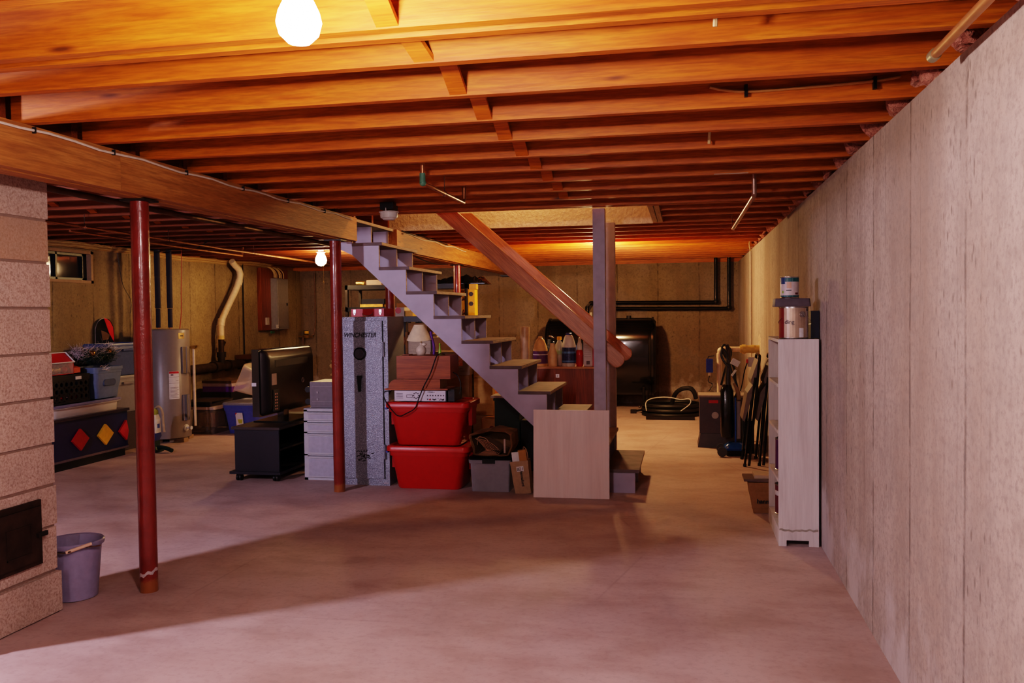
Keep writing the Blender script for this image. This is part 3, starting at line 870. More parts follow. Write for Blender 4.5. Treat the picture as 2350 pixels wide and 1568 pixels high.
# snowboard
t = thing('snowboard', 'black and red snowboard tip standing behind the blue bin', 'snowboard', (-6.13,8.33,.80))
def board(bm, s, x0, x1, y0c=8.33, clip=None):
    pts = []
    for i in range(17):
        a = PI*i/16; pts.append((y0c+.148*s*math.cos(a), 1.25+.148*s*math.sin(a)))
    pts += [(y0c-.148*s, 1.12),(y0c-.125*s,.60),(y0c-.14*s,.02),(y0c+.14*s,.02),(y0c+.125*s,.60),(y0c+.148*s,1.12)]
    prism(bm, pts, 'x', x0, x1)
b = BM(); board(b, 1.0, -6.165, -6.157); part(t, 'deck', b, BLACKG)
b = BM(); board(b, 1.03, -6.169, -6.1651); part(t, 'edge', b, M((.6,.55,.6),.3,metal=.6))
b = BM(); prism(b, [(8.31,1.40),(8.35,1.397),(8.41,1.365),(8.46,1.30),(8.475,1.13),(8.39,1.24)], 'x', -6.1568, -6.1555); part(t, 'red_graphic', b, M((.7,.03,.04),.25,name='snowboard_red'))
b = BM(); prism(b, [(8.26,1.27),(8.33,1.25),(8.40,1.22),(8.38,1.17),(8.28,1.16)], 'x', -6.1568, -6.1558); part(t, 'brown_graphic', b, M((.14,.06,.03),.4))
# carpet cleaner
t = thing('spot_cleaner', 'small white and blue upright spot cleaner beside the water heater', 'cleaner', (-5.43,8.08,0))
b = BM(); rbox(b, -5.44,8.08, [(0,.075,.08,.03),(.03,.08,.09,.03),(.06,.05,.06,.03),(.12,.045,.05,.02)]); tube(b, [(-5.44,8.08,.05),(-5.30,8.06,.05),(-5.20,8.03,.025)], .022, 8, 1); part(t, 'base', b, DKGREEN, smooth=True)
b = BM(); rbox(b, -5.44,8.08, [(.12,.045,.05,.02),(.16,.06,.065,.02),(.20,.058,.06,.02)]); part(t, 'blue_collar', b, M((.03,.05,.22),.3,name='navy_gloss'), smooth=True)
b = BM(); rbox(b, -5.44,8.08, [(.20,.058,.06,.02),(.34,.055,.058,.02),(.39,.045,.045,.02)]); part(t, 'tank', b, WHITEP, smooth=True)
b = BM(); rbox(b, -5.44,8.08, [(.39,.04,.045,.02),(.43,.04,.045,.02),(.45,.02,.03,.01)]); part(t, 'cap', b, M((.35,.38,.08),.4,name='lime_cap'), smooth=True)
b = BM(); tube(b, [(-5.44,8.10,.44),(-5.40,8.12,.48),(-5.36,8.13,.42),(-5.36,8.13,.30),(-5.34,8.12,.2)], .012, 8, 2); part(t, 'hose', b, M((.45,.33,.22),.5), smooth=True)
b = BM(); box(b, -5.384,-5.380,8.045,8.115,.235,.34); part(t, 'label', b, PAPER); b = BM(); box(b, -5.380,-5.379,8.06,8.10,.25,.295); part(t,'label_print',b,M((.05,.1,.4),.5))

# water heater
t = thing('water_heater', 'tall grey electric water heater standing on wooden blocks', 'water heater', (-5.79,8.85,0))
HEAT = M((.27,.225,.22), .32, name='heater_enamel', n=.03)
b = BM(); lathe(b, (-5.79,8.85,.045), [(.26,0),(.268,.005),(.268,1.205),(.262,1.215),(.25,1.222),(.01,1.228)], 48); part(t, 'tank', b, HEAT, smooth=True)
HL = lambda a, r=.268: (-5.79+r*math.cos(a), 8.85+r*math.sin(a))
def curved(bm, a0, a1, z0, z1, r0, r1, n=8, c=(-5.79,8.85)):
    for i in range(n):
        b0, b1 = a0+(a1-a0)*i/n, a0+(a1-a0)*(i+1)/n
        P = [(c[0]+r*math.cos(a), c[1]+r*math.sin(a), z) for z in (z0,z1) for r, a in ((r0,b0),(r1,b0),(r1,b1),(r0,b1))]
        vs = [bm.verts.new(p) for p in P]
        for f in ((0,1,2,3),(7,6,5,4),(1,5,6,2),(0,4,5,1),(3,2,6,7),(0,3,7,4)):
            bm.faces.new([vs[k] for k in f])
    bmesh.ops.remove_doubles(bm, verts=bm.verts, dist=1e-5)
# direction to camera is about -57 deg from +x
A0 = math.radians(-57)
for z0, z1 in ((.77,1.07),(.24,.53)):
    b = BM(); curved(b, A0+math.radians(40), A0+math.radians(62), z0, z1, .266, .288); part(t, 'element_cover', b, HEAT, .004, smooth=True)
b = BM(); curved(b, A0+math.radians(8), A0+math.radians(32), .49, .80, .267, .2695, 8); part(t, 'warning_label', b, PAPER)
b = BM(); curved(b, A0+math.radians(8.5), A0+math.radians(31.5), .775, .797, .2694, .2705, 8); part(t, 'red_strip', b, M((.6,.03,.05),.5,name='red_ink'))
b = BM()
for i in range(9):
    z = .505+i*.014; curved(b, A0+math.radians(9.5+(i%3)*.4), A0+math.radians(30-(i%2)*3), z, z+.004, .2694, .2702, 5)
for z0_,z1_ in ((.665,.668),(.735,.738)): curved(b, A0+math.radians(8), A0+math.radians(32), z0_, z1_, .2694, .2702, 5)
curved(b, A0+math.radians(12), A0+math.radians(18), .75, .768, .2694, .2703, 3); curved(b, A0+math.radians(24), A0+math.radians(30), .69, .695, .2694, .2703, 3)
part(t, 'label_print', b, M((.25,.2,.24),.6,name='grey_ink'))
b = BM(); curved(b, A0+math.radians(33), A0+math.radians(50), 1.16, 1.225, .267, .2695, 5); part(t, 'brand_badge', b, M((.75,.52,.22),.3,metal=.5,name='gold_badge'))
b = BM(); curved(b, A0+math.radians(37), A0+math.radians(46), 1.185, 1.197, .2694, .2705, 4); part(t, 'badge_print', b, INK)
b = BM(); c = HL(A0+math.radians(50)); d = Vector((math.cos(A0+.87), math.sin(A0+.87), 0)); p = Vector((c[0],c[1],.155))
cyl(b, p-d*.005, p+d*.012, .04, .035, 20); cyl(b, p, p+d*.06, .013, seg=10); cyl(b, p+d*.05, p+d*.075, .02, seg=12); part(t, 'drain_valve', b, WHITEP, smooth=True)
for i, a in enumerate((-100,-20,60)):
    b = BM(); c = (-5.79+.21*math.cos(math.radians(a)), 8.85+.21*math.sin(math.radians(a))); box(b, c[0]-.09,c[0]+.09,c[1]-.045,c[1]+.045,0,.0445)
    solo('wooden_block', ('wooden block under the front edge of the water heater','wooden block under the right side of the water heater','wooden block under the rear of the water heater')[i], 'block', b, M((.40,.27,.17),.8,bump=.3,name='block_wood'), .003)
for i, (x, lab) in enumerate(((-5.88,'left'),(-5.73,'right'))):
    t = thing('insulated_pipe', '%s of two black foam covered pipes rising from the water heater' % lab, 'pipe', (x,8.88,1.27))
    b = BM(); cyl(b, (x,8.88,1.274),(x,8.88,1.29),.013); part(t, 'copper_pipe', b, COPPER, smooth=True)
    b = BM(); cyl(b, (x,8.88,1.285),(x,8.88,1.50),.026); cyl(b, (x,8.88,1.503),(x,8.88,1.86),.031); cyl(b, (x,8.88,1.863),(x,8.88,2.17),.0315); part(t, 'foam_sleeve', b, M((.035,.03,.05),.85,name='foam_sleeve',bump=.4), smooth=True)
cable('power_cable', 'thin red cable hanging down to the top of the water heater', [(-5.56,8.86,2.18),(-5.555,8.86,1.95),(-5.575,8.86,1.7),(-5.57,8.86,1.5),(-5.60,8.86,1.27)], .0045, M((.45,.05,.02),.5,name='red_cable'), sm=2)
cable('hanging_wire', 'thin dark wire dangling on the left wall behind the first column', [(XL+.02,8.6,2.12),(XL+.03,8.63,1.9),(XL+.02,8.68,1.75),(XL+.03,8.82,1.6),(XL+.02,8.80,1.45)], .003, BLACK, sm=2)
t = thing('discharge_pipe', 'pale vertical discharge pipe beside the water heater', 'pipe', (-5.49,8.95,.17))
b = BM(); cyl(b, (-5.49,8.95,.16),(-5.49,8.95,1.05),.014); part(t, 'plastic_pipe', b, CREAMP, smooth=True)
b = BM(); box(b, -5.52,-5.46,8.93,8.97,1.04,1.075); cyl(b,(-5.53,8.95,1.06),(-5.44,8.95,1.07),.012); part(t, 'relief_valve', b, BRASS, .003)

# drain plumbing along the left wall
DRAIN = -6.06
t = thing('drain_pipe', 'white plastic drain pipe bending down the left wall into an iron drain', 'pipe', (DRAIN,10.6,.8))
b = BM(); tube(b, [(DRAIN-.02,10.90,2.16),(DRAIN-.02,10.95,2.12),(DRAIN,11.10,2.03),(DRAIN,11.05,1.86),(DRAIN,10.62,1.42),(DRAIN,10.545,1.32),(DRAIN,10.54,1.14)], .043, 14, 1); part(t, 'plastic_pipe', b, CREAMP, smooth=True)
b = BM(); cyl(b, (DRAIN,11.055,1.90),(DRAIN,11.02,1.83),.05); cyl(b, (DRAIN,10.57,1.37),(DRAIN,10.545,1.28),.05); part(t, 'coupling', b, CREAMP, smooth=True)
b = BM(); cyl(b, (DRAIN,10.54,1.10),(DRAIN,10.54,1.15),.046); part(t, 'yellow_tag', b, M((.75,.55,.2),.5,name='tag_yellow'), smooth=True)
t = thing('soil_pipe', 'rusty cast iron soil pipe running low along the left wall', 'pipe', (DRAIN,10.2,.74))
b = BM(); cyl(b, (DRAIN,9.3,.735),(DRAIN,11.08,.745),.058,seg=18); part(t, 'main_pipe', b, IRON, smooth=True)
for y in (10.35,10.72): 
    b = BM(); cyl(b, (DRAIN,y-.03,.74),(DRAIN,y+.03,.74),.078,seg=18); part(t, 'hub', b, IRON, smooth=True)
b = BM(); cyl(b, (DRAIN,10.54,.745),(DRAIN,10.54,.90),.048); cyl(b, (DRAIN,10.54,.86),(DRAIN,10.54,.93),.062); part(t, 'riser_collar', b, BLACKM, smooth=True)
b = BM(); cyl(b, (DRAIN,10.54,.93),(DRAIN,10.54,1.095),.036); tube(b, [(DRAIN,10.54,.98),(DRAIN,10.60,1.03),(DRAIN,10.63,1.06)], .02, 8); part(t, 'riser', b, IRON, smooth=True)
cyln = BM(); cyl(cyln, (XL+.02,11.38,.80),(XL+.02,11.38,2.16),.009,seg=8); solo('conduit', 'thin dark conduit running down the left wall beside the white drain pipe', 'conduit', cyln, BLACKM, smooth=True)
t = thing('wood_crate', 'dark shelf box on the left wall, beyond the white drain pipe and behind the television', 'box', (-5.95,11.5,.63))
b = BM(); box(b, -6.17,-5.75,11.15,12.2,.66,.80); part(t, 'body', b, M((.03,.015,.012),.6), .004)
b = BM(); box(b, -6.18,-5.72,11.12,12.2,.80,.86); part(t, 'top_board', b, M((.12,.04,.02),.6), .004)
b = BM(); tube(b, [(-5.9,11.1,.74),(-5.9,11.0,.78),(-5.95,10.95,.66)], .012, 6, 1); part(t, 'cord', b, BLACK, smooth=True)
b = BM(); box(b, -6.17,-5.8,11.3,12.1,0,.66); part(t, 'legs', b, M((.03,.015,.012),.6), .004)

# electric panel
t = thing('electric_panel', 'grey breaker panel mounted on a red brown board on the left wall', 'breaker panel', (-6.15,12.2,1.2))
b = BM(); box(b, XL+.001, XL+.07, 11.83, 12.70, 1.19, 2.12); part(t, 'backing_board', b, CHERRYZ, .002)
b = BM(); box(b, XL+.07, XL+.17, 12.12, 12.50, 1.20, 1.97); part(t, 'cabinet', b, M((.27,.24,.23),.45,name='panel_grey'), .003)
b = BM(); box(b, XL+.17, XL+.178, 12.14, 12.48, 1.23, 1.95); pd = part(t, 'panel_door', b, M((.30,.265,.25),.4,name='panel_door_grey'), .002)
b = BM(); box(b, XL+.178, XL+.184, 12.42, 12.45, 1.56, 1.60); part(pd, 'latch', b, BLACK)
b = BM(); box(b, XL+.07, XL+.10, 11.93, 12.0, 1.27, 1.38); box(b, XL+.10,XL+.108,11.955,11.975,1.30,1.35); part(t, 'outlet', b, M((.5,.42,.36),.4), .002)
b = BM(); box(b, XL+.171,XL+.173,12.07,12.16,1.22,1.27); part(t, 'sticker', b, PAPER)
b = BM(); box(b, XL+.07,XL+.10,12.08,12.16,1.14,1.175); part(t, 'ground_clamp', b, GREEN, .002)
for i, y in enumerate((12.14,12.18,12.23,12.31,12.34,12.38,12.46)):
    cable('panel_cable', 'cream cable entering the top of the grey breaker panel', [(XL+.12,y,1.978),(XL+.12,y,2.04),(XL+.10,y-.02-.01*(i%3),2.10),(XL+.06,y-.09,2.14)], .006+(.003 if i in (1,) else 0), WIREY, sm=1, group='cream cables entering the breaker panel')
# cable bundle at the top of the left wall
for i in range(5):
    r_ = random.Random(i); pts = []
    n = 26
    for k in range(n+1):
        y = 6.6+5.6*k/n; pts.append((XL+.012+.010*i, y, 2.125+.012*i+.014*math.sin(y*1.7)+.006*math.sin(y*5)))
    cable('hanging_cable', ['upper','second','third','fourth','lowest'][4-i]+' pale cable of the bundle along the top of the left wall', pts, .0055, WIREY if i % 2 else M((.5,.3,.13),.6,name='tan_cable'), sm=0)
# water meter on the back wall
t = thing('water_meter', 'brass water meter with yellow and black head on the back wall', 'water meter', (-6.0,13.15,.9))
MX = -5.92
b = BM(); tube(b, [(MX,13.24,2.1),(MX,13.24,1.3),(MX-.02,13.22,1.1),(MX-.06,13.2,1.07)], .011, 8); part(t, 'copper_riser', b, COPPERD, smooth=True)
b = BM(); lathe(b, (MX-.14,13.18,1.03), [(.03,0),(.05,.02),(.055,.05),(.035,.07)], 16); cyl(b, (MX-.27,13.18,1.06),(MX-.03,13.18,1.06),.016); part(t, 'meter_body', b, BRASS, smooth=True)
b = BM(); cyl(b, (MX-.14,13.18,1.10),(MX-.14,13.18,1.16),.04); part(t, 'meter_head', b, BLACK, smooth=True)
b = BM(); cyl(b, (MX-.125,13.165,1.11),(MX-.125,13.165,1.15),.036); part(t, 'yellow_cap', b, YELLOW, smooth=True)
b = BM(); tube(b, [(MX-.19,13.18,1.06),(MX-.195,13.18,1.03),(MX-.195,13.2,.0)], .018, 8); part(t, 'copper_feed', b, COPPERD, smooth=True)
# efflorescence spall on the back wall behind the luggage
b = BM()
for i in range(40):
    a = R.random()*2*PI; rr_ = R.random()*.12; sphere(b, (-5.62+rr_*math.cos(a)*.7, YB, .52+rr_*math.sin(a)*2), .012+.02*R.random(), sy=.25, seg=6, rings=4)
solo('wall_patch', 'flaking pale spall patch low on the back wall behind the television', 'spall', b, M((.6,.45,.28),.9,bump=.8), smooth=True, org=(-5.62,YB-.002,.3))

# bins right of the water heater
t = thing('clear_bin', 'large clear plastic bin with a carton inside, right of the water heater', 'storage bin', (-5.73,9.66,0))
b = BM(); rbox(b, -5.73,9.66, [(0,.21,.27,.03),(.30,.24,.31,.03)], cap1=False); part(t, 'tub', b, glassy((.55,.42,.34), .15, .35, 'smoky_clear_plastic'), smooth=True)
b = BM(); rbox(b, -5.73,9.66, [(.295,.25,.32,.03),(.325,.25,.32,.03),(.33,.23,.30,.03)]); part(t, 'lid', b, M((.55,.42,.38),.3,name='pale_lid'), smooth=True)
b = BM(); box(b, -5.78,-5.56,9.5,9.72,.07,.24); solo('carton', 'small tan carton inside the clear bin by the water heater', 'box', b, CARD, .002)
b = BM(); rbox(b, -5.82,9.66, [(.01,.09,.2,.04),(.05,.10,.22,.05),(.085,.04,.12,.03)]); solo('crumpled_paper', 'brown crumpled wrapping in the bottom of the clear bin', 'paper', b, KRAFT, smooth=True)
t = thing('roasting_tray', 'black tray with a shiny wire rack on the clear bin', 'tray', (-5.72,9.60,.33))
b = BM(); rbox(b, -5.72,9.60, [(.331,.19,.24,.03),(.36,.20,.25,.03),(.385,.21,.26,.03)]); part(t, 'tray', b, BLACKG, smooth=True)
b = BM()
for i in range(26): cyl(b, (-5.91+i*.0152,9.35,.392),(-5.91+i*.0152,9.85,.392),.0018,seg=5)
for y in (9.35,9.6,9.85): cyl(b, (-5.925,y,.388),(-5.515,y,.388),.0025,seg=5)
part(t, 'wire_rack', b, STEEL)
bin_('storage_bin', 'royal blue tub with a grey lid and a picture label', (-5.19,9.72), 0, .345, .235, .30, M((.085,.11,.44),.4,name='royal_blue'), GREYP, .80, .05)
b = BM(); box(b, -5.245,-5.155,9.395,9.40,.10,.26); lt = thing('product_label', 'white picture label on the front of the royal blue tub', 'label', (-5.20,9.40,.10), rot=(math.radians(10),0,0)); part(lt, 'sheet', b, PAPER)
b = BM(); prism(b, [(-5.245,.235),(-5.22,.26),(-5.245,.26)], 'y', 9.394, 9.3948); part(lt, 'red_corner', b, REDP)
b = BM(); tbox(b, -5.19, 9.394, .13, .18, .022,.0006,.032,.0006); part(lt, 'bucket_picture', b, M((.55,.55,.08),.5,name='lime_print'))
lt.location = (-5.20,9.436,.10)
t = thing('clear_tub', 'empty clear plastic tub tipped on its side on the blue tub', 'storage bin', (-5.20,9.70,.383), rot=(0,math.radians(-66),math.radians(10)))
b = BM(); rbox(b, -5.20,9.70, [(.383+.02,.13,.17,.03),(.383+.04,.14,.18,.035),(.383+.26,.17,.21,.04),(.383+.262,.185,.225,.045)], cap1=False); part(t, 'tub', b, glassy((.88,.70,.58), .2, .5, 'frosted_plastic'), smooth=True)
t.location = (-5.03,9.72,.56)
for i,(z0,z1,m_,lab,dx) in enumerate(((.0,.30,M((.10,.06,.05),.7),'dark carton against the wall under the black cases',0),(.302,.365,BLACK,'lower black case stacked behind the clear bins',0),(.367,.44,BLACK,'upper black case stacked behind the clear bins',.02),(.442,.51,PURPLE,'purple folded item on the black cases',.05),(.512,.55,M((.45,.33,.36),.7),'pale folded cloth on the purple item',.05),(.552,.585,M((.13,.07,.04),.6),'brown slab at the top of the stack behind the tipped tub',.04))):
    b = BM(); box(b, -6.10+dx,-5.66+dx*.3,10.05,10.55,z0,z1); solo(('carton','hard_case','hard_case','folded_item','folded_cloth','wood_slab')[i], lab, ('box','case','case','cloth','cloth','slab')[i], b, m_, .012 if i else .003)

# ================================================================== centre
# television stand
t = thing('tv_stand', 'low black television stand on castors', 'tv stand', (-3.56,7.28,0))
x0,x1,y0,y1 = -3.77,-3.36,6.74,7.85
BLK = M((.014,.012,.022),.45,name='black_laminate')
b = BM(); box(b,x0,x1-.004,y0,y0+.018,.085,.44); part(t,'side_panel',b,BLK,.001)
b = BM(); box(b,x0,x1-.004,y1-.018,y1,.085,.44); part(t,'side_panel',b,BLK,.001)
b = BM(); box(b,x0,x0+.012,y0+.018,y1-.018,.085,.44); part(t,'back_panel',b,BLK)
b = BM(); box(b,x0-.02,x1+.012,y0-.02,y1+.02,.44,.462); part(t,'top',b,M((.05,.035,.035),.4,name='paler_black_top'),.002)  # top board paler than the side panels
b = BM(); box(b,x0-.035,x1+.02,y0-.035,y1+.035,.062,.085); part(t,'base_board',b,BLK,.005)
b = BM(); box(b,x0+.012,x1-.03,y0+.018,y1-.018,.25,.265); part(t,'shelf',b,BLK)
for x,y in ((x0+.03,y0+.02),(x1-.04,y0+.02),(x0+.03,y1-.02),(x1-.04,y1-.02)):
    b = BM()
    for s in (-.014,.014): cyl(b,(x+s-.008,y,.0285),(x+s+.008,y,.0285),.028,seg=18)
    box(b,x-.018,x+.018,y-.014,y+.014,.038,.062); part(t,'castor',b,BLACK,smooth=True)
# television seen from behind
t = thing('television', 'flat television seen from behind on the black stand', 'television', (-3.56,7.3,.462))
TB = M((.022,.016,.018),.35,name='tv_back_plastic')
b = BM(); box(b,-3.64,-3.575,6.82,7.86,.535,1.115); part(t,'screen_bezel',b,BLACKG,.008)
b = BM(); rbox(b,0,0,[(0,.285,.50,.03),(.03,.275,.485,.03),(.06,.225,.44,.04)],M=Matrix.Translation((-3.575,7.345,.825))@Matrix.Rotation(PI/2,4,'Y')); part(t,'back_shell',b,TB,smooth=True)
b = BM(); box(b,-3.516,-3.512,7.0,7.66,.955,1.015); part(t,'vent_panel',b,M((.05,.042,.04),.5,name='vent_grey'),.001)
b = BM(); box(b,-3.514,-3.508,6.95,7.06,.57,.76); part(t,'port_panel',b,M((.03,.03,.035),.5),.002)
b = BM()
for i in range(6): cyl(b,(-3.508,6.98,.59+i*.026),(-3.503,6.98,.59+i*.026),.008,seg=10); cyl(b,(-3.508,7.01,.59+i*.026),(-3.503,7.01,.59+i*.026),.008,seg=10)
part(t,'sockets',b,M((.6,.35,.3),.4,name='socket_mix'))
b = BM(); box(b,-3.514,-3.511,6.93,7.02,.80,.90); part(t,'rating_label',b,M((.45,.33,.33),.6))
b = BM(); torus(b,(-3.512,7.55,.80),.02,.004,'x',16,6); part(t,'lock_mark',b,M((.4,.3,.28),.4))
b = BM(); box(b,-3.60,-3.54,7.20,7.30,.475,.56); part(t,'neck',b,BLACKG,.004)
b = BM(); box(b,-3.74,-3.40,7.02,7.60,.463,.476); part(t,'foot_plate',b,BLACKG,.004)
b = BM(); box(b,-3.641,-3.60,6.815,6.819,.80,.83); part(t,'energy_sticker',b,PAPER)
# drawers
t = thing('drawer_tower', 'pale grey plastic drawer tower between television stand and safe', 'drawers', (-3.03,7.05,0))
x0,x1,y0,y1 = -3.19,-2.85,6.86,7.30
b = BM(); box(b,x0,x0+.03,y0,y1,0,.60); box(b,x1-.03,x1,y0,y1,0,.60); box(b,x0,x1,y1-.01,y1,0,.60); box(b,x0,x1,y0,y1,.585,.61); box(b,x0,x1,y0,y1,0,.02)
for z in (.215,.405,.50): box(b,x0,x1,y0,y1,z-.006,z+.006)
part(t,'frame',b,LGREY,.003)
for z0,z1 in ((.025,.205),(.225,.395),(.415,.49),(.51,.58)):
    b = BM(); box(b,x0+.034,x1-.034,y0-.012,y0+.3,z0,z1); dr = part(t,'drawer',b,LGREY,.004)
    b = BM(); box(b,x0+.045,x1-.045,y0-.014,y0-.0122,z0+.012,z1-.022); part(dr,'drawer_window',b,M((.42,.41,.52),.4,name='milky_lavender'))
    b = BM(); box(b,x0+.036,x1-.036,y0-.026,y0-.012,z1-.012,z1-.001); part(dr,'pull_lip',b,LGREY,.002)
# tool case / luggage on the drawers
t = thing('suitcase', 'grey hard suitcase lying with its wheels out on the drawer tower', 'suitcase', (-3.02,7.09,.611))
SC = M((.20,.17,.20),.5,name='suitcase_grey')
b = BM(); box(b,-3.17,-2.86,6.95,7.28,.625,.83); part(t,'shell',b,SC,.03)
b = BM(); box(b,-3.15,-2.88,6.944,6.95,.66,.665); box(b,-3.15,-2.88,6.944,6.95,.79,.795); cyl(b,(-3.10,6.944,.74),(-3.10,6.95,.74),.01); cyl(b,(-3.10,6.944,.68),(-3.10,6.95,.68),.01); part(t,'ribs',b,M((.3,.27,.3),.5))
for y in (6.99,):
    for z in (.76,.655):
        b = BM(); cyl(b,(-3.21,y,z),(-3.21,y+.02,z),.026,seg=16); cyl(b,(-3.185,y-.005,z),(-3.185,y+.025,z),.014); part(t,'wheel',b,BLACK,smooth=True)
b = BM(); box(b,-3.16,-2.88,6.94,7.2,.6115,.625); part(t,'rail_plate',b,SC)
# gun safe
t = thing('gun_safe', 'tall hammered grey steel gun safe with WINCHESTER lettering', 'safe', (-2.61,6.92,0))
x0,x1,y0,y1 = -2.845,-2.372,6.70,7.12
b = BM(); box(b,x0,x1,y0+.004,y1,.0,1.385); part(t,'body',b,HAMMER,.006)
b = BM(); box(b,x0+.028,-2.415,y0-.012,y0+.003,.06,1.352); dr = part(t,'safe_door',b,HAMMER,.004)
b = BM(); box(b,x0+.026,-2.413,y0+.0036,y0+.0042,.058,1.354); box(b,-2.4145,-2.4115,y0-.004,y0+.004,.06,1.352); part(t,'door_gap',b,BLACK)
for z in (1.12,.28):
    b = BM(); cyl(b,(-2.408,y0-.006,z-.06),(-2.408,y0-.006,z+.06),.008,seg=12); part(t,'hinge',b,HAMMER,smooth=True)
b = BM(); lathe(b,(0,0,0),[(.052,0),(.052,.012),(.046,.016),(.044,.012),(.001,.012)],28,M=Matrix.Translation((-2.606,y0-.012,1.085))@Matrix.Rotation(PI/2,4,'X')); part(dr,'dial_ring',b,BLACK,smooth=True)
b = BM(); cyl(b,(-2.606,y0-.020,1.085),(-2.606,y0-.030,1.085),.040,seg=24)
for i in range(9):
    xx = -2.606+(i%3-1)*.018; zz = 1.085+(i//3-1)*.018; cyl(b,(xx,y0-.03,zz),(xx,y0-.033,zz),.006,seg=10)
part(dr,'keypad',b,M((.10,.10,.13),.35,name='keypad_grey',metal=.5),smooth=True)
b = BM(); box(b,-2.625,-2.588,y0-.045,y0-.012,.885,.905); tbox(b,-2.606,y0-.038,.775,.905,.009,.007,.018,.010); part(dr,'lever_handle',b,BLACK,.004)
textm(dr,'lettering','WINCHESTER',INK,.052,at(-2.606,y0-.0125,1.235),sx=.88,shear=.3,bold=.0012)
b = BM(); rq = random.Random(5)
for i in range(26):
    p = Vector((-2.60+rq.gauss(0,.03),y0-.0127,.245+rq.gauss(0,.022))); a = rq.random()*6.28; q = p+Vector((math.cos(a)*.02,0,math.sin(a)*.012)); r2 = q+Vector((math.cos(a+.9)*.012,0,math.sin(a+.9)*.01))
    tube(b,[p,q,r2],.003,4)
part(dr,'horse_rider_emblem',b,INK,label='black sketchy emblem of a rider')
b = BM(); box(b,-2.425,-2.385,y0+.002,y0+.0038,.018,.026); part(t,'maker_plate',b,M((.6,.55,.6),.3,metal=.7))
# red tool case on the safe
t = thing('red_tool_case', 'flat red metal case with chrome latches lying on the safe', 'case', (-2.58,6.9,1.386))
b = BM(); box(b,-2.72,-2.435,6.80,7.05,1.388,1.452); part(t,'case_body',b,REDP,.006)
for x in (-2.69,-2.465):
    b = BM(); box(b,x-.011,x+.011,6.794,6.80,1.415,1.445); tbox(b,x,6.797,1.40,1.42,.004,.003,.010,.003); part(t,'latch',b,STEEL,.001)
b = BM(); tube(b,[(-2.62,6.797,1.415),(-2.615,6.785,1.398),(-2.56,6.780,1.392),(-2.53,6.787,1.41),(-2.525,6.797,1.425)],.0025,6,1); part(t,'bail_handle',b,STEEL,smooth=True)

# red totes
def tote(z, lab, hx=.345, hy=.22):
    t = thing('red_tote', lab, 'storage tote', (-2.02,6.80,z))
    cx, cy = -2.02, 6.58+hy+.0
    b = BM(); h = .335
    rbox(b,cx,cy,[(z+.001,hx*.74,hy*.80,.05),(z+.012,hx*.77,hy*.82,.055),(z+h*.80,hx*.89,hy*.93,.05),(z+h*.80,hx*.93,hy*.96,.05),(z+h*.93,hx*.945,hy*.97,.05),(z+h,hx*.945,hy*.97,.05)]); part(t,'tub',b,RED,smooth=True)
    b = BM(); rbox(b,cx,cy,[(z+h-.03,hx*1.0,hy*1.02,.05),(z+h+.006,hx*1.0,hy*1.02,.05),(z+h+.014,hx*.97,hy*.99,.05),(z+h+.014,hx*.88,hy*.88,.05),(z+h+.004,hx*.86,hy*.86,.05)]); part(t,'lid',b,M((.55,.014,.009),.33,n=.04,name='red_lid'),smooth=True)
    for s in (-1,1):
        b = BM(); box(b,cx+s*(hx*.90),cx+s*(hx*.985),cy-.07,cy+.07,z+.15,z+h-.03); part(t,'side_grip',b,RED,.008)
    b = BM(); box(b,cx-hx*1.005,cx-hx*.96,6.60,6.66,z+h-.045,z+h-.032); part(t,'latch',b,M((.05,.06,.3),.4,name='blue_latch'))
    return t
tote(0,'lower of the two stacked red plastic totes'); tote(.352,'upper of the two stacked red plastic totes')
ZL = .352+.349
# dvd recorder
t = thing('disc_recorder', 'silver and black disc recorder seen from behind on the upper red tote', 'recorder', (-2.05,6.75,ZL))
b = BM(); box(b,-2.29,-1.855,6.604,6.88,ZL+.005,ZL+.095); part(t,'case',b,BLACK,.002)
b = BM(); box(b,-2.285,-1.862,6.600,6.604,ZL+.008,ZL+.090); bp_ = part(t,'back_plate',b,M((.50,.46,.52),.4,metal=.5,name='silver_back'))
b = BM()
for i in range(8):
    a = PI*2*i/8; c = (-2.105+.022*math.cos(a),6.5995,ZL+.052+.022*math.sin(a)); box(b,c[0]-.006,c[0]+.006,6.5985,6.600,c[2]-.005,c[2]+.005)
for i in range(14): box(b,-2.015+(i%7)*.022,-2.005+(i%7)*.022,6.5985,6.600,ZL+.018+(i//7)*.03,ZL+.028+(i//7)*.03)
box(b,-2.185,-2.135,6.5985,6.600,ZL+.035,ZL+.038); box(b,-2.185,-2.135,6.5985,6.600,ZL+.055,ZL+.058); box(b,-2.185,-2.182,6.5985,6.600,ZL+.035,ZL+.058); box(b,-2.138,-2.135,6.5985,6.600,ZL+.035,ZL+.058)
for i in range(4): box(b,-2.27,-2.215,6.5985,6.600,ZL+.03+i*.012,ZL+.033+i*.012)
part(bp_,'vents_and_sockets',b,M((.10,.08,.10),.5))
for i in range(4):
    b = BM(); x=-1.99+i*.035; cyl(b,(x,6.600,ZL+.02),(x,6.590,ZL+.02),.006,seg=10); part(bp_,'socket',b,(REDP,INK,PAPER,INK)[i],smooth=True)
textm(bp_,'warning_marks','A WARN A',INK,.012,at(-1.98,6.5992,ZL+.08),bold=.0003)
b = BM(); box(b,-1.846,-1.795,6.62,6.86,ZL+.005,ZL+.10); solo('black_speaker','small black box next to the disc recorder on the red tote','speaker',b,BLACK,.006)
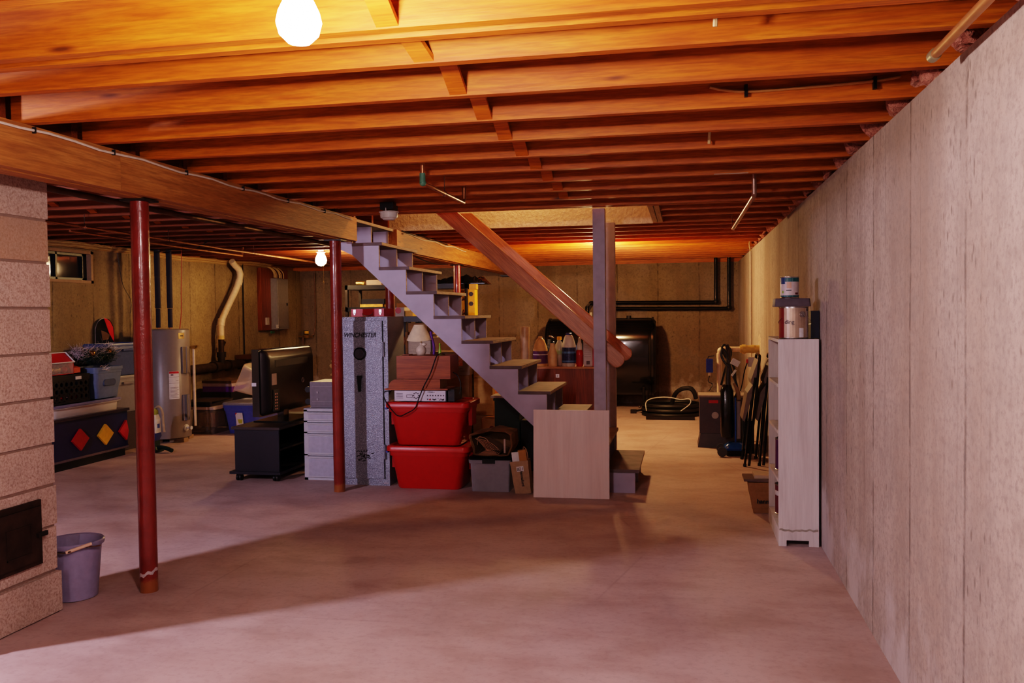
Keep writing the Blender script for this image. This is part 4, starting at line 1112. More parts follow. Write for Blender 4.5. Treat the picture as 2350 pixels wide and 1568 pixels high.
# cherry wood shelf pieces
t = thing('wood_shelf_unit', 'reddish wooden shelf lying on the disc recorder, with rounded left end', 'shelf', (-2.1,6.74,ZL+.096))
z = ZL+.0965
pts = [(-2.345,z+.012)]+[(-2.335+.06*(1-math.cos(PI/2*i/6)),z+.015+.068*math.sin(PI/2*i/6)) for i in range(7)]+[(-1.905,z+.085),(-1.905,z+.012)]
b = BM(); prism(b,pts,'y',6.60,6.618); part(t,'front_board',b,CHERRY,.001)
b = BM(); box(b,-2.36,-1.84,6.585,6.85,z,z+.012); part(t,'bottom_board',b,CHERRY,.002)
b = BM(); box(b,-2.27,-1.91,6.80,6.82,z+.012,z+.085); box(b,-1.92,-1.905,6.618,6.80,z+.012,z+.085); part(t,'divider',b,CARD,.001)
z2 = z+.088
t = thing('wooden_box', 'cherry wooden box turned over on top of the shelf piece', 'box', (-2.03,6.74,z2))
b = BM(); box(b,-2.265,-1.82,6.60,6.62,z2,z2+.185); part(t,'front_panel',b,CHERRY,.002)
b = BM(); box(b,-2.265,-1.82,6.62,6.86,z2+.17,z2+.185); part(t,'top_panel',b,CHERRY,.002)
b = BM(); box(b,-1.835,-1.82,6.62,6.86,z2,z2+.17); part(t,'side_panel',b,CHERRY); b = BM(); box(b,-2.265,-2.25,6.62,6.86,z2,z2+.17); part(t,'side_panel',b,CHERRY)
ZT2 = z2+.185
# lamp
t = thing('table_lamp', 'small white lamp with a round ceramic base and cream shade', 'lamp', (-2.12,6.80,ZT2))
b = BM(); lathe(b,(-2.115,6.78,ZT2),[(.03,0),(.036,.006),(.044,.03),(.04,.055),(.022,.075),(.012,.082),(.012,.10)],24); sphere(b,(-2.085,6.77,ZT2+.085),.014,sx=1.5); part(t,'ceramic_base',b,M((.80,.66,.55),.12,name='glazed_ceramic',coat=.6),smooth=True)
b = BM(); cyl(b,(-2.115,6.79,ZT2+.095),(-2.115,6.79,ZT2+.14),.006); part(t,'stem',b,BRASS)
b = BM()
n=32; lo=[]
for r_,zz in ((.105,ZT2+.115),(.042,ZT2+.245),(.040,ZT2+.245),(.102,ZT2+.117)):
    lo.append([(-2.130+r_*math.cos(2*PI*i/n),6.79+r_*.9*math.sin(2*PI*i/n),zz+(.006*math.cos(4*PI*i/n) if r_>.08 else 0)) for i in range(n)])
loft(b,lo,False,False); part(t,'lamp_shade',b,M((.85,.70,.50),.8,name='cream_shade'),smooth=True)
# cord looping down from the box
cable('hanging_cable','black power cable looping over the wooden box and the red tote',[(-1.90,6.72,ZT2+.008),(-1.91,6.60,ZT2+.018),(-1.93,6.572,ZT2-.01),(-1.97,6.572,z2+.05),(-2.03,6.57,z2-.05),(-2.08,6.575,ZL+.02),(-2.10,6.565,ZL-.05),(-2.17,6.562,ZL-.085),(-2.24,6.560,ZL-.12),(-2.30,6.562,ZL-.06),(-2.36,6.57,ZL+.02),(-2.375,6.574,ZL+.085),(-2.30,6.574,ZL+.094)],.0045,BLACK,'cable',2)
cable('plug_cable','short black cable with a plug hanging right of the wooden box',[(-1.815,6.66,z2+.05),(-1.77,6.64,z2+.03),(-1.745,6.63,z2-.03),(-1.745,6.63,z2-.08),(-1.755,6.63,z2-.12)],.004,BLACK,'cord',2)
cable('purple_tube','curved purple tube standing on the wooden box right of the lamp',[(-2.035,6.80,ZT2+.19),(-2.03,6.80,ZT2+.14),(-2.01,6.80,ZT2+.08),(-2.01,6.80,ZT2+.002)],.011,PURPLE,'tube',2,10)
b = BM(); lathe(b,(-1.955,6.78,ZT2+.001),[(.013,0),(.012,.03),(.006,.065),(.006,.075),(.009,.08),(.003,.095)],14); solo('small_bottle','tiny lime green bottle on the wooden box','bottle',b,M((.35,.60,.05),.3,name='lime_green'),smooth=True)
b = BM(); box(b,-2.235,-2.18,6.66,6.76,ZT2+.001,ZT2+.008); solo('wood_block','thin brown wooden piece at the left end of the wooden box','wood piece',b,CHERRY,.002)
# file box
t = thing('file_box','grey plastic file box with a black lid beside the red totes','file box',(-1.54,6.78,0))
b = BM(); rbox(b,-1.505,6.77,[(0,.150,.18,.012),(.225,.160,.19,.015),(.225,.17,.20,.015),(.252,.172,.202,.015)]); part(t,'tub',b,GREYP,smooth=True)
b = BM(); rbox(b,-1.505,6.77,[(.2525,.168,.198,.02),(.262,.174,.204,.02),(.276,.165,.195,.02)]); part(t,'lid',b,BLACKG,smooth=True)
b = BM(); box(b,-1.56,-1.46,6.555,6.567,.228,.264); part(t,'latch',b,BLACK,.003)
# folded paper bag stuffed with bags
t = thing('paper_bag','brown paper bag stuffed with folded bags lying on the file box','paper bag',(-1.53,6.76,.277))
def crumple(bm, amp, sc, seed):
    for v in bm.verts:
        n_ = noise.noise_vector(v.co*sc+Vector((seed,0,0))); v.co += n_*amp
def shell(y0, y1, ins):
    pts = []
    return pts
b = BM()
lo=[]
prof=[(-1.675,.285),(-1.62,.279),(-1.45,.279),(-1.40,.285),(-1.365,.36),(-1.368,.455),(-1.42,.475),(-1.53,.488),(-1.64,.465),(-1.70,.445),(-1.705,.43),(-1.685,.34)]
def sub_prof(s, y, dz=0):
    cx_,cz_=-1.535,.38
    return [(cx_+(p[0]-cx_)*s,y,cz_+(p[1]-cz_)*s+dz) for p in prof]
lo=[sub_prof(.93,6.585),sub_prof(1.0,6.60),sub_prof(1.0,6.72),sub_prof(.97,6.90),sub_prof(.80,6.94),]
b=BM(); loft(b,[sub_prof(.90,6.61)]+[sub_prof(.95,6.585)]+lo[1:],False,True)
bmesh.ops.subdivide_edges(b,edges=b.edges[:],cuts=2); crumple(b,.012,14,3)
for v in b.verts: v.co.z=max(v.co.z,.2785)
part(t,'bag_paper',b,KRAFT)
for i in range(7):
    b=BM(); k_=i*.014
    pts=[(-1.66+k_*.6,6.60+.003*i,.415-k_*.6),(-1.56,6.595,.40-k_),(-1.47-k_,6.59,.34-k_*.1),(-1.455-k_,6.59,.305+k_*.25),(-1.50-k_,6.59,.29+k_*.5),(-1.64+k_,6.60,.289+k_*.55)]
    q=[Vector(p) for p in pts]
    for _ in range(2):
        w_=[q[0]]
        for a_,c_ in zip(q,q[1:]): w_+=[a_.lerp(c_,.25),a_.lerp(c_,.75)]
        w_.append(q[-1]); q=w_
    vs=[(b.verts.new(p),b.verts.new(p+Vector((0,.16,0)))) for p in q]
    vs2=[(b.verts.new(p+Vector((0,0,.004))),b.verts.new(p+Vector((0,.16,.004)))) for p in q]
    for (a_,b_),(c_,d_) in zip(vs,vs[1:]): b.faces.new((a_,c_,d_,b_))
    for (a_,b_),(c_,d_) in zip(vs2,vs2[1:]): b.faces.new((a_,b_,d_,c_))
    for (a_,_x),(c_,_y),(e_,_z),(f_,_w) in zip(vs,vs[1:],vs2,vs2[1:]): b.faces.new((a_,c_,f_,e_))
    part(t,'folded_bag',b,M((.42+.02*(i%3),.24,.14),.85,name='kraft_edge'))
b=BM(); tube(b,[(-1.64,6.59,.37),(-1.635,6.575,.42),(-1.62,6.575,.44),(-1.56,6.58,.42),(-1.55,6.585,.39)],.003,5,2); part(t,'twine_handle',b,M((.5,.3,.18),.8),smooth=True)
b=BM(); box(b,-1.425,-1.412,6.575,6.58,.31,.42); part(t,'white_strip',b,M((.5,.38,.34),.7))
t.location.x += .035
# standing paper bag with newspapers
t = thing('paper_bag','upright brown paper bag with a white sticker leaning between file box and plywood','paper bag',(-1.235,6.62,0),rot=(0,math.radians(-7),0))
b=BM(); tbox(b,-1.235,6.60,0,.255,.062,.05,.072,.055,closed=False); bmesh.ops.subdivide_edges(b,edges=b.edges[:],cuts=4,use_grid_fill=True); crumple(b,.004,18,9); part(t,'bag_paper',b,M((.45,.29,.18),.85,name='kraft_light',bump=.2))
b=BM(); box(b,-1.29,-1.235,6.565,6.58,.10,.325,M=None); part(t,'white_envelope',b,PAPER)
b=BM(); box(b,-1.24,-1.175,6.57,6.63,.10,.335); part(t,'orange_folder',b,M((.48,.22,.06),.7,name='orange_folder'),.003)
b=BM(); box(b,-1.26,-1.205,6.5405,6.5425,.175,.215); st=part(t,'sticker',b,PAPER)
textm(st,'handwriting','21',M((.12,.03,.05),.6),.034,at(-1.222,6.5395,.195)); 
b=BM(); [box(b,-1.255+i*.004,-1.253+i*.004,6.5398,6.5404,.182,.206) for i in range(5)]; part(st,'barcode',b,INK)
b=BM(); tube(b,[(-1.17,6.59,.25),(-1.165,6.58,.32),(-1.19,6.58,.37),(-1.20,6.59,.33)],.003,5,2); part(t,'twine_handle',b,M((.5,.3,.18),.8),smooth=True)
textm(t,'bag_lettering','hannaford',INK,.03,Matrix.Translation((-1.225,6.5405,.12))@Matrix.Rotation(PI/2,4,'Y')@FACE_Y,bold=.0005)

# ---- storage behind the stairs
def carton_(name, lab, x0,x1,y0,y1,z0,z1, mat, group=None, hole=False, tape=True, rz=0, kind='box'):
    c=((x0+x1)/2,(y0+y1)/2,z0); t=thing(name,lab,kind,c,group,(0,0,rz) if rz else None)
    b=BM(); box(b,x0,x1,y0,y1,z0+.001,z1); part(t,'carton_body',b,mat,.003)
    if tape:
        b=BM(); box(b,x0+.001,x1-.001,(y0+y1)/2-.02,(y0+y1)/2+.02,z1,z1+.0008); part(t,'tape',b,M((.5,.34,.16),.3,name='packing_tape'))
    if hole:
        b=BM(); box(b,x1+.0002,x1+.001,(y0+y1)/2-.045,(y0+y1)/2+.045,z0+(z1-z0)*.62,z0+(z1-z0)*.72); part(t,'hand_hole',b,INK,.003)
        b=BM(); box(b,x1+.0002,x1+.0008,y0+.03,y0+.12,z0+(z1-z0)*.80,z0+(z1-z0)*.94); part(t,'printed_panel',b,M((.28,.14,.08),.7))
    return t
hd=carton_('moving_box','moving box with an orange home store logo at the top of the carton stack',-2.32,-1.945,7.72,8.1,.835,1.05,M((.36,.27,.20),.85,name='grey_card'))
z_=.96
b=BM(); box(b,-2.10,-2.01,7.7185,7.7197,.92,1.02); lg=part(hd,'logo_square',b,ORANGE)
textm(lg,'logo_text','THE\nHOME\nDEPOT',M((.72,.5,.36),.7,name='logo_card'),.030,at(-2.055,7.7175,.97)@Matrix.Rotation(math.radians(40),4,'Z'),bold=.001)
textm(hd,'slogan','How doers\nget more done',M((.12,.07,.05),.7),.022,at(-2.06,7.7185,.885))
carton_('moving_box','carton with hand hole in the middle of the left stack behind the totes',-2.30,-1.955,7.72,8.12,.44,.833,CARD,hole=True)
carton_('moving_box','carton with hand hole at the bottom of the left stack behind the totes',-2.30,-1.965,7.72,8.10,0,.438,CARD,hole=True)
carton_('moving_box','tall orange printed carton at the top of the right stack behind the totes',-1.94,-1.77,7.85,8.25,.80,.96,CARDY)
tt=carton_('moving_box','orange printed carton in the middle of the right stack behind the totes',-1.94,-1.76,7.85,8.25,.45,.798,CARDY)
b=BM(); box(b,-1.7598,-1.7588,7.95,8.08,.54,.74); part(tt,'orange_print',b,ORANGE)
carton_('moving_box','pale carton at the bottom of the right stack behind the totes',-1.95,-1.82,7.85,8.2,0,.448,CARDW)
tt=carton_('archive_box','orange brown box with a round hand hole beside the dark green cabinet',-1.815,-1.68,7.62,7.95,.0,.446,M((.50,.25,.08),.8,name='orange_card'))
b=BM(); torus(b,(-1.72,7.6185,.36),.02,.004,'y',14,5); cyl(b,(-1.72,7.619,.36),(-1.72,7.6182,.36),.016); part(tt,'hole_print',b,M((.25,.03,.02),.6))
# dark green metal cabinet
t=thing('green_cabinet','dark green metal cabinet under the stairs','cabinet',(-1.55,7.6,0))
b=BM(); box(b,-1.665,-1.44,7.50,7.74,0,.625); part(t,'body',b,DKGREEN,.004)
b=BM(); box(b,-1.675,-1.43,7.49,7.75,.625,.645); part(t,'top_lip',b,DKGREEN,.003)
b=BM(); box(b,-1.43,-1.30,7.52,7.72,0,.45); solo('black_case','black case standing right of the dark green cabinet','case',b,BLACK,.006)
b=BM(); box(b,-1.70,-1.46,7.50,7.72,.647,.668); solo('stack_of_papers','pale stack of papers on the dark green cabinet','papers',b,M((.6,.5,.44),.7),.001)
b=BM(); box(b,-1.29,-1.20,7.42,7.52,.0,.42); solo('cherry_board','reddish brown board standing behind the paper bag under the stairs','board',b,CHERRYZ,.003)
# brown chest with bottles
t=thing('brown_cupboard','reddish brown wooden cupboard behind the stairs carrying bottles','cupboard',(-1.16,8.72,0))
b=BM(); box(b,-1.46,-.885,8.50,8.95,0,.845); part(t,'body',b,CHERRYZ,.002)
b=BM(); box(b,-1.47,-.875,8.49,8.96,.845,.862); part(t,'top',b,M((.50,.24,.11),.5,name='light_edge'),.002)
b=BM(); box(b,-1.26,-1.225,8.4985,8.4998,.755,.79); part(t,'number_sticker',b,PAPER)
textm(t,'sticker_number','3',INK,.028,at(-1.2425,8.498,.7725))
ZC=.8625
def bottle(name,lab,x,y,prof,mat,bands=(),capm=None,capp=None,sy=1.0,cat='bottle',cylr=None):
    t=thing(name,lab,cat,(x,y,ZC))
    b=BM(); lathe(b,(x,y,ZC),prof,20); part(t,'bottle_body',b,mat,smooth=True)
    if capp: b=BM(); lathe(b,(x,y,ZC),capp,16); part(t,'cap',b,capm,smooth=True)
    for z0,z1,r,m_,nm in bands:
        b=BM(); lathe(b,(x,y,ZC),[(r,z0),(r,z1)],20,cap=False); part(t,nm,b,m_)
    return t
YEL=M((.80,.52,.25),.3,name='amber_jug'); 
bottle('vinegar_jug','yellowish jug with a purple label, leftmost on the brown cupboard',-1.45+.02,8.60,[(.070,0),(.074,.01),(.074,.175),(.07,.18),(.062,.215),(.042,.265),(.022,.285),(.022,.30)],YEL,[(.03,.155,.0748,M((.16,.05,.18),.5,name='purple_label'),'label'),(.115,.125,.0755,PAPER,'label_text')])
bottle('spray_bottle','tan hand sprayer bottle in front of the yellow capped bottle',-1.30,8.565,[(.046,0),(.048,.01),(.048,.13),(.03,.17),(.026,.20),(.022,.235)],M((.75,.52,.30),.4,name='tan_plastic'))
t=bottle('spray_nozzle','spray trigger head on the tan sprayer bottle',-1.30,8.565,[(.020,.2355),(.020,.245),(.012,.25),(.012,.285)],BLACK,cat='spray head')
b=BM(); tube(b,[(-1.29,8.565,ZC+.285),(-1.31,8.565,ZC+.30),(-1.335,8.56,ZC+.305)],.007,8,1); tube(b,[(-1.305,8.56,ZC+.29),(-1.28,8.56,ZC+.285)],.004,6); part(t,'trigger',b,M((.6,.40,.3),.4),smooth=True)
bottle('oil_bottle','clear bottle with a yellow cap and amber liquid on the cupboard',-1.245,8.665,[(.045,0),(.046,.01),(.046,.18),(.040,.22),(.018,.255),(.018,.262)],CLEAR,[(.002,.075,.044,M((.50,.13,.02),.3,name='amber_liquid'),'liquid'),(.12,.16,.0465,M((.35,.45,.25),.5,name='green_label'),'label')],YELLOW,[(.024,.262),(.024,.292),(.022,.295)])
bottle('cleaner_jug','big white jug with a dark blue picture label and blue cap',-1.14,8.60,[(.066,0),(.070,.008),(.070,.20),(.064,.23),(.048,.285),(.035,.31),(.028,.315)],WHITEP,[(.035,.19,.0708,M((.04,.05,.16),.4,name='navy_label',n=.5,ns=60),'label'),(.13,.15,.0715,M((.14,.3,.6),.5),'label_stripe'),(.045,.06,.0715,M((.14,.3,.6),.5),'label_stripe')],M((.04,.05,.35),.3,name='blue_cap'),[(.030,.315),(.030,.33),(.026,.333)])
bottle('red_spray_bottle','red and white spray bottle on the cupboard',-1.030,8.58,[(.034,0),(.036,.01),(.036,.14),(.028,.165)],M((.55,.02,.015),.3,name='red_liquid_bottle'),[(.05,.12,.0364,M((.5,.03,.03),.5),'label')],WHITEP,[(.026,.165),(.024,.22),(.015,.25),(.012,.285),(.004,.29)])
t=thing('detergent_carton','white printed carton at the right end of the cupboard','carton',(-.955,8.60,ZC))
b=BM(); box(b,-.99,-.90,8.56,8.66,ZC+.001,ZC+.265); part(t,'carton_body',b,M((.62,.58,.66),.6,name='white_card'),.002)
b=BM(); box(b,-.9,-.885,8.57,8.66,ZC+.001,ZC+.20); part(t,'red_side',b,REDP); b=BM(); box(b,-.96,-.925,8.5585,8.5598,ZC+.02,ZC+.055); part(t,'barcode',b,M((.15,.12,.15),.6))
b=BM(); 
for i in range(7): box(b,-.98,-.915,8.5588,8.5598,ZC+.10+i*.018,ZC+.104+i*.018)
part(t,'small_print',b,M((.4,.35,.45),.6))
b=BM(); rbox(b,-1.355,8.70,[(ZC+.001,.03,.03,.01),(ZC+.19,.03,.03,.01),(ZC+.22,.015,.015,.005),(ZC+.27,.013,.013,.005)]); solo('patterned_bottle','teal topped patterned bottle standing between the yellowish jug and the sprayer','bottle',b,M((.10,.16,.22),.4,n=.6,ns=80,name='patterned_teal'),smooth=True)
t=thing('paper_roll','tall upright roll of wrapped paper behind the stairs','roll',(-1.60,8.62,0),rot=(0,math.radians(1.5),0))
b=BM(); lathe(b,(-1.62,8.62,0),[(.045,0),(.047,.3),(.048,1.24),(.046,1.26),(.02,1.262),(.018,1.23)],20); part(t,'roll_body',b,M((.58,.42,.28),.35,name='wrapped_roll',coat=.5,bump=.3),smooth=True)

# ---- black shelving units along the back
def shelving(lab,x0,x1,y0,y1,top,levels,name='shelving_unit',ins=0):
    t=thing(name,lab,'shelving',((x0+x1)/2,(y0+y1)/2,0))
    for x in (x0,x1-.035-ins):
        for y in (y0,y1-.035):
            b=BM(); box(b,x,x+.035,y,y+.035,0,top); part(t,'upright',b,BLACKM,.002)
    for z in levels:
        b=BM(); box(b,x0,x1,y0,y1,z-.055,z); part(t,'shelf_deck',b,BLACK,.004)
    return t
shelving('black shelving unit behind the safe, seen between column and stair stringer',-4.20,-3.35,10.3,10.8,1.775,(1.775,1.50,1.05,.55,.15))
shelving('black shelving unit holding yellow cartons, seen above the upper treads',-3.28,-2.61,10.30,10.75,1.77,(1.77,1.30,.85,.40))
t=shelving('black low shelving unit behind the lamp and the totes',-2.98,-2.25,8.5,8.95,1.38,(1.38,.95,.5,.1))
b=BM(); box(b,-4.02,-3.72,10.35,10.6,1.501,1.535); solo('board_game','yellow flat boxed game on the shelf behind the safe','game box',b,M((.75,.42,.10),.5,n=.3,ns=25),.002)
b=BM(); box(b,-4.0,-3.70,10.35,10.6,1.536,1.60); solo('black_case','black zip case lying on the yellow boxed game','case',b,BLACK,.015)
b=BM(); box(b,-4.0,-3.60,10.35,10.6,1.21,1.38); solo('grey_bin','pale grey bin one shelf below the yellow boxed game','bin',b,M((.3,.3,.32),.5),.01)
b=BM(); cyl(b,(-4.10,10.45,1.805),(-4.02,10.45,1.805),.025,seg=14); cyl(b,(-4.02,10.45,1.80),(-3.99,10.45,1.80),.03,seg=14); solo('brass_fixture','small brass light fixture on top of the shelving behind the safe','fixture',b,BRASS,smooth=True)
b=BM(); box(b,-3.95,-3.75,10.4,10.6,1.777,1.84); solo('grey_case','small grey case on top of the shelving behind the safe','case',b,M((.28,.2,.18),.5),.004)
t=thing('snack_box','white box with a round red emblem on the low shelving','box',(-2.90,8.62,1.381))
b=BM(); box(b,-2.965,-2.83,8.52,8.7,1.382,1.475); part(t,'carton_body',b,CARDW,.002); b=BM(); lathe(b,(0,0,0),[(.032,0),(.032,.001)],20,M=Matrix.Translation((-2.895,8.5195,1.442))@Matrix.Rotation(PI/2,4,'X')); part(t,'red_emblem',b,REDP)
b=BM(); box(b,-2.82,-2.74,8.52,8.7,1.382,1.44); solo('yellow_pack','small yellow pack on the low shelving next to the white box','pack',b,YELLOW,.003)
b=BM(); box(b,-2.99,-2.86,8.75,8.9,1.382,1.52); solo('brown_carton','brown carton behind the white box on the low shelving','box',b,M((.50,.22,.06),.8),.002)
for i in range(4):
    b=BM(); torus(b,(-2.885,8.53+.016*i,1.13),.05-.004*(i%2),.007,'y',20,6); solo('wire_coil',('front','second','third','rear')[i]+' loop of the orange extension wire coil on the low shelving','wire coil',b,M((.45,.16,.05),.5),smooth=True)
b=BM(); box(b,-2.820,-2.795,8.51,8.8,.951,1.22); solo('wood_plank','upright wood plank in the low shelving beside the wire coil','plank',b,CARD,.002)
b=BM(); box(b,-2.79,-2.55,8.51,8.8,.951,1.19); solo('white_carton','white carton behind the lamp on the low shelving','box',b,CARDW,.003)
b=BM(); box(b,-2.80,-2.6,8.55,8.85,1.19,1.31); solo('brown_carton','brown carton on the white carton behind the lamp shade','box',b,CARD,.003)
b=BM(); box(b,-2.96,-2.80,8.6,8.85,.501,.62); solo('grey_case','grey case low on the shelving behind the totes','case',b,GREYP,.004)
b=BM(); box(b,-2.53,-2.30,8.49,8.8,.951,1.16); solo('white_carton','white carton with a pale lid right of the green bottle','box',b,M((.7,.62,.58),.7),.003)
b=BM(); box(b,-2.45,-2.295,8.54,8.64,1.161,1.25); 
solo('tan_carton','small tan carton on the pale lidded carton behind the stairs','box',b,CARD,.002)
# yellow tool cartons
def ycarton(lab,x0,x1,y0,y1,z0,z1):
    t=thing('tool_carton',lab,'carton',((x0+x1)/2,(y0+y1)/2,z0))
    b=BM(); box(b,x0,x1,y0,y1,z0+.001,z1); part(t,'carton_body',b,YELLOW,.003)
    for zf in (.82,.52):
        b=BM(); lathe(b,(0,0,0),[(.030,0),(.030,.001)],6,M=Matrix.Translation((x1-.045,y0-.0003,z0+(z1-z0)*zf+.015))@Matrix.Rotation(PI/2,4,'X')); part(t,'badge',b,M((.05,.04,.05),.5,name='badge_black'))
    b=BM(); 
    for i in range(7):
        a=R.random()*3; c=Vector(((x0+x1)/2+R.uniform(-.03,.02),y0-.001,z0+(z1-z0)*(.2+.08*R.random()))); q=c+Vector((math.cos(a)*.035,0,math.sin(a)*.05)); tube(b,[c,q],.006,5)
    for i in range(5):
        a=R.random()*3; c=Vector(((x0+x1)/2+R.uniform(-.06,-.01),y0-.001,z0+(z1-z0)*(.66+.06*R.random()))); q=c+Vector((math.cos(a)*.03,0,math.sin(a)*.02)); tube(b,[c,q],.006,5)
    part(t,'tool_picture',b,M((.10,.03,.02),.6,name='picture_dark'))
    return t
yc=ycarton('tall yellow tool carton printed with tools on the shelving above the treads',-2.80,-2.53,10.345,10.50,1.302,1.70)
textm(yc,'carton_lettering','STANLEY',M((.15,.05,.02),.6),.035,at(-2.735,10.3435,1.675),bold=.001)
yc.location.y-=.0
b=BM(); box(b,-2.60,-2.51,10.35,10.45,1.7015,1.765); o_=solo('yellow_pack','small yellow pack over the tall tool carton on the shelving','pack',b,M((.70,.40,.06),.5),.003)
b=BM(); lathe(b,(-2.84,10.40,1.302),[(.03,0),(.032,.02),(.032,.15),(.012,.17),(.01,.20)],14); solo('red_cylinder','red cylinder standing beside the tall yellow tool carton','canister',b,M((.5,.05,.02),.3),smooth=True)
# black plastic sheet on top
t=thing('black_sheeting','crumpled black plastic sheeting heaped on the shelving above the treads','sheeting',(-2.85,10.6,1.772))
b=BM(); bmesh.ops.create_grid(b,x_segments=40,y_segments=14,size=1,matrix=Matrix.Translation((-2.86,10.62,1.80))@Matrix.Diagonal((.44,.20,1,1)))
for v in b.verts:
    n_=noise.noise(v.co*7); n2=noise.noise(v.co*19+Vector((4,2,0))); ed=min(1,(.44-abs(v.co.x+2.86))/.08,(.20-abs(v.co.y-10.62))/.05)
    v.co.z=1.778+max(0,ed)*(.045+.05*n_+.03*n2+.05*max(0,(v.co.x+3.0)))
ex=bmesh.ops.extrude_face_region(b,geom=b.faces[:]); bmesh.ops.translate(b,vec=(0,0,-.004),verts=[g for g in ex['geom'] if isinstance(g,bmesh.types.BMVert)])
part(t,'sheet',b,BLACKG,smooth=False)

# ================================================================== right side and back
# oil tank
t = thing('oil_tank', 'big glossy black oil tank on legs against the back wall', 'oil tank', (-1.2,12.72,0))
def obround(hy, hz, x, n=10):
    pts=[]; r=hy
    for i in range(n+1): a=PI*i/n; pts.append((x,12.72+r*math.cos(a),.745+(hz-r)+r*math.sin(a)*1.0))
    for i in range(n+1): a=PI+PI*i/n; pts.append((x,12.72+r*math.cos(a),.745-(hz-r)+r*math.sin(a)))
    return pts
TK = M((.010,.008,.009),.16,name='tank_black_enamel',n=.3,ns=4,coat=.3)
b=BM(); loft(b,[obround(.28,.52,-2.0),obround(.32,.56,-1.96),obround(.33,.567,-1.90),obround(.33,.567,-.52),obround(.32,.56,-.45),obround(.28,.52,-.41)]); part(t,'tank_body',b,TK,smooth=True)
b=BM(); loft(b,[obround(.337,.574,-.47),obround(.337,.574,-.44)]); part(t,'end_rim',b,TK,smooth=True)
b=BM(); loft(b,[obround(.337,.574,-1.97),obround(.337,.574,-1.94)]); part(t,'end_rim',b,TK,smooth=True)
for x in (-1.85,-.58):
    for y in (12.45,12.98):
        b=BM(); cyl(b,(x,y,0),(x,y,.33),.022); cyl(b,(x,y,.0),(x,y,.01),.045); part(t,'leg',b,BLACKM,smooth=True)
for x in (-1.41,-1.05,-.80):
    b=BM(); cyl(b,(x,12.72,1.30),(x,12.72,1.345),.035); part(t,'bung',b,BLACKM,smooth=True)
t=thing('fuel_filter','small iron filter and valve on the floor at the right leg of the oil tank','filter',(-.60,12.1,0))
b=BM(); cyl(b,(-.52,12.1,0),(-.52,12.1,.24),.018); cyl(b,(-.52,12.1,.24),(-.52,12.1,.31),.03); part(t,'standpipe',b,BLACKM,smooth=True)
b=BM(); tube(b,[(-.52,12.1,.05),(-.60,12.05,.04),(-.68,12.0,.03)],.014,8); box(b,-.74,-.66,11.96,12.04,.0,.05); part(t,'elbow',b,BLACKM)
b=BM(); sphere(b,(-.62,12.05,.085),.018); part(t,'valve_knob',b,STEEL,smooth=True)
t=thing('fill_pipe','upper black iron pipe running along the back wall above the oil tank','pipe',(-.4,13.2,1.5))
b=BM(); tube(b,[(.455,13.21,2.19),(.455,13.21,1.56),(.43,13.21,1.53),(-1.38,13.21,1.545),(-1.41,13.19,1.52),(-1.41,12.9,1.50),(-1.41,12.74,1.47),(-1.41,12.72,1.36)],.027,10); part(t,'iron_pipe',b,BLACKG,smooth=True)
for p in ((.455,13.21,1.54),(-1.40,13.20,1.535)):
    b=BM(); sphere(b,p,.040); part(t,'elbow',b,BLACKM,smooth=True)
t=thing('vent_pipe','lower black iron pipe running along the back wall to the oil tank','pipe',(-.2,13.2,1.4))
b=BM(); tube(b,[(.645,13.21,2.19),(.645,13.21,1.47),(.62,13.21,1.435),(-1.02,13.21,1.455),(-1.05,13.19,1.45),(-1.05,12.75,1.44),(-1.05,12.72,1.36)],.027,10); part(t,'iron_pipe',b,BLACKG,smooth=True)
for p in ((.645,13.21,1.445),):
    b=BM(); sphere(b,p,.040); part(t,'elbow',b,BLACKM,smooth=True)
t=thing('tank_gauge','clear tank gauge with a blue base on top of the oil tank','gauge',(-1.30,12.55,1.31))
b=BM(); cyl(b,(-1.33,12.5,1.27),(-1.33,12.5,1.325),.045,.035); part(t,'blue_base',b,M((.03,.04,.4),.3,name='gauge_blue'),smooth=True)
b=BM(); cyl(b,(-1.33,12.5,1.325),(-1.33,12.5,1.40),.018); part(t,'clear_tube',b,CLEAR,smooth=True)
# hoses
for i in range(7):
    r_=random.Random(20+i); pts=[]; n=26; R0=(.37,.31,.25)[i%3]; cz=.028+.060*(i//3)
    for k in range(n+1):
        a=2*PI*k/n; pts.append((-.17+R0*1.0*math.cos(a)-.02, 11.85+R0*.9*math.sin(a), cz+.002*math.sin(3*a+i)))
    cable('hose_coil',['lowest','second','third','fourth','fifth','sixth','topmost'][i]+' loop of black hose in the pile on the floor by the oil tank',pts,.026,M((.02,.017,.016),.5,name='black_rubber'),'hose',0,8)
cable('hose_end','black hose end arching up from the hose pile',[(-.19,11.85,.032),(-.16,11.80,.25),(-.08,11.72,.36),(.06,11.68,.39),(.12,11.68,.33),(.14,11.70,.24)],.03,M((.02,.017,.016),.5,name='black_rubber'),'hose',2,8)
cable('thin_tube','thin pale tube looped over the pile of black hoses',[(-.50,11.45,.10),(-.52,11.5,.22),(-.40,11.5,.27),(-.2,11.48,.28),(-.05,11.48,.24),(.06,11.47,.27),(.08,11.46,.20),(-.06,11.44,.10)],.006,M((.7,.65,.6),.4,name='pale_tube'),'tube',2,6)
b=BM(); box(b,-.5,.12,11.30,11.36,.0,.04); solo('iron_bar','short dark iron bar lying in front of the black hoses','bar',b,BLACKM,.004)
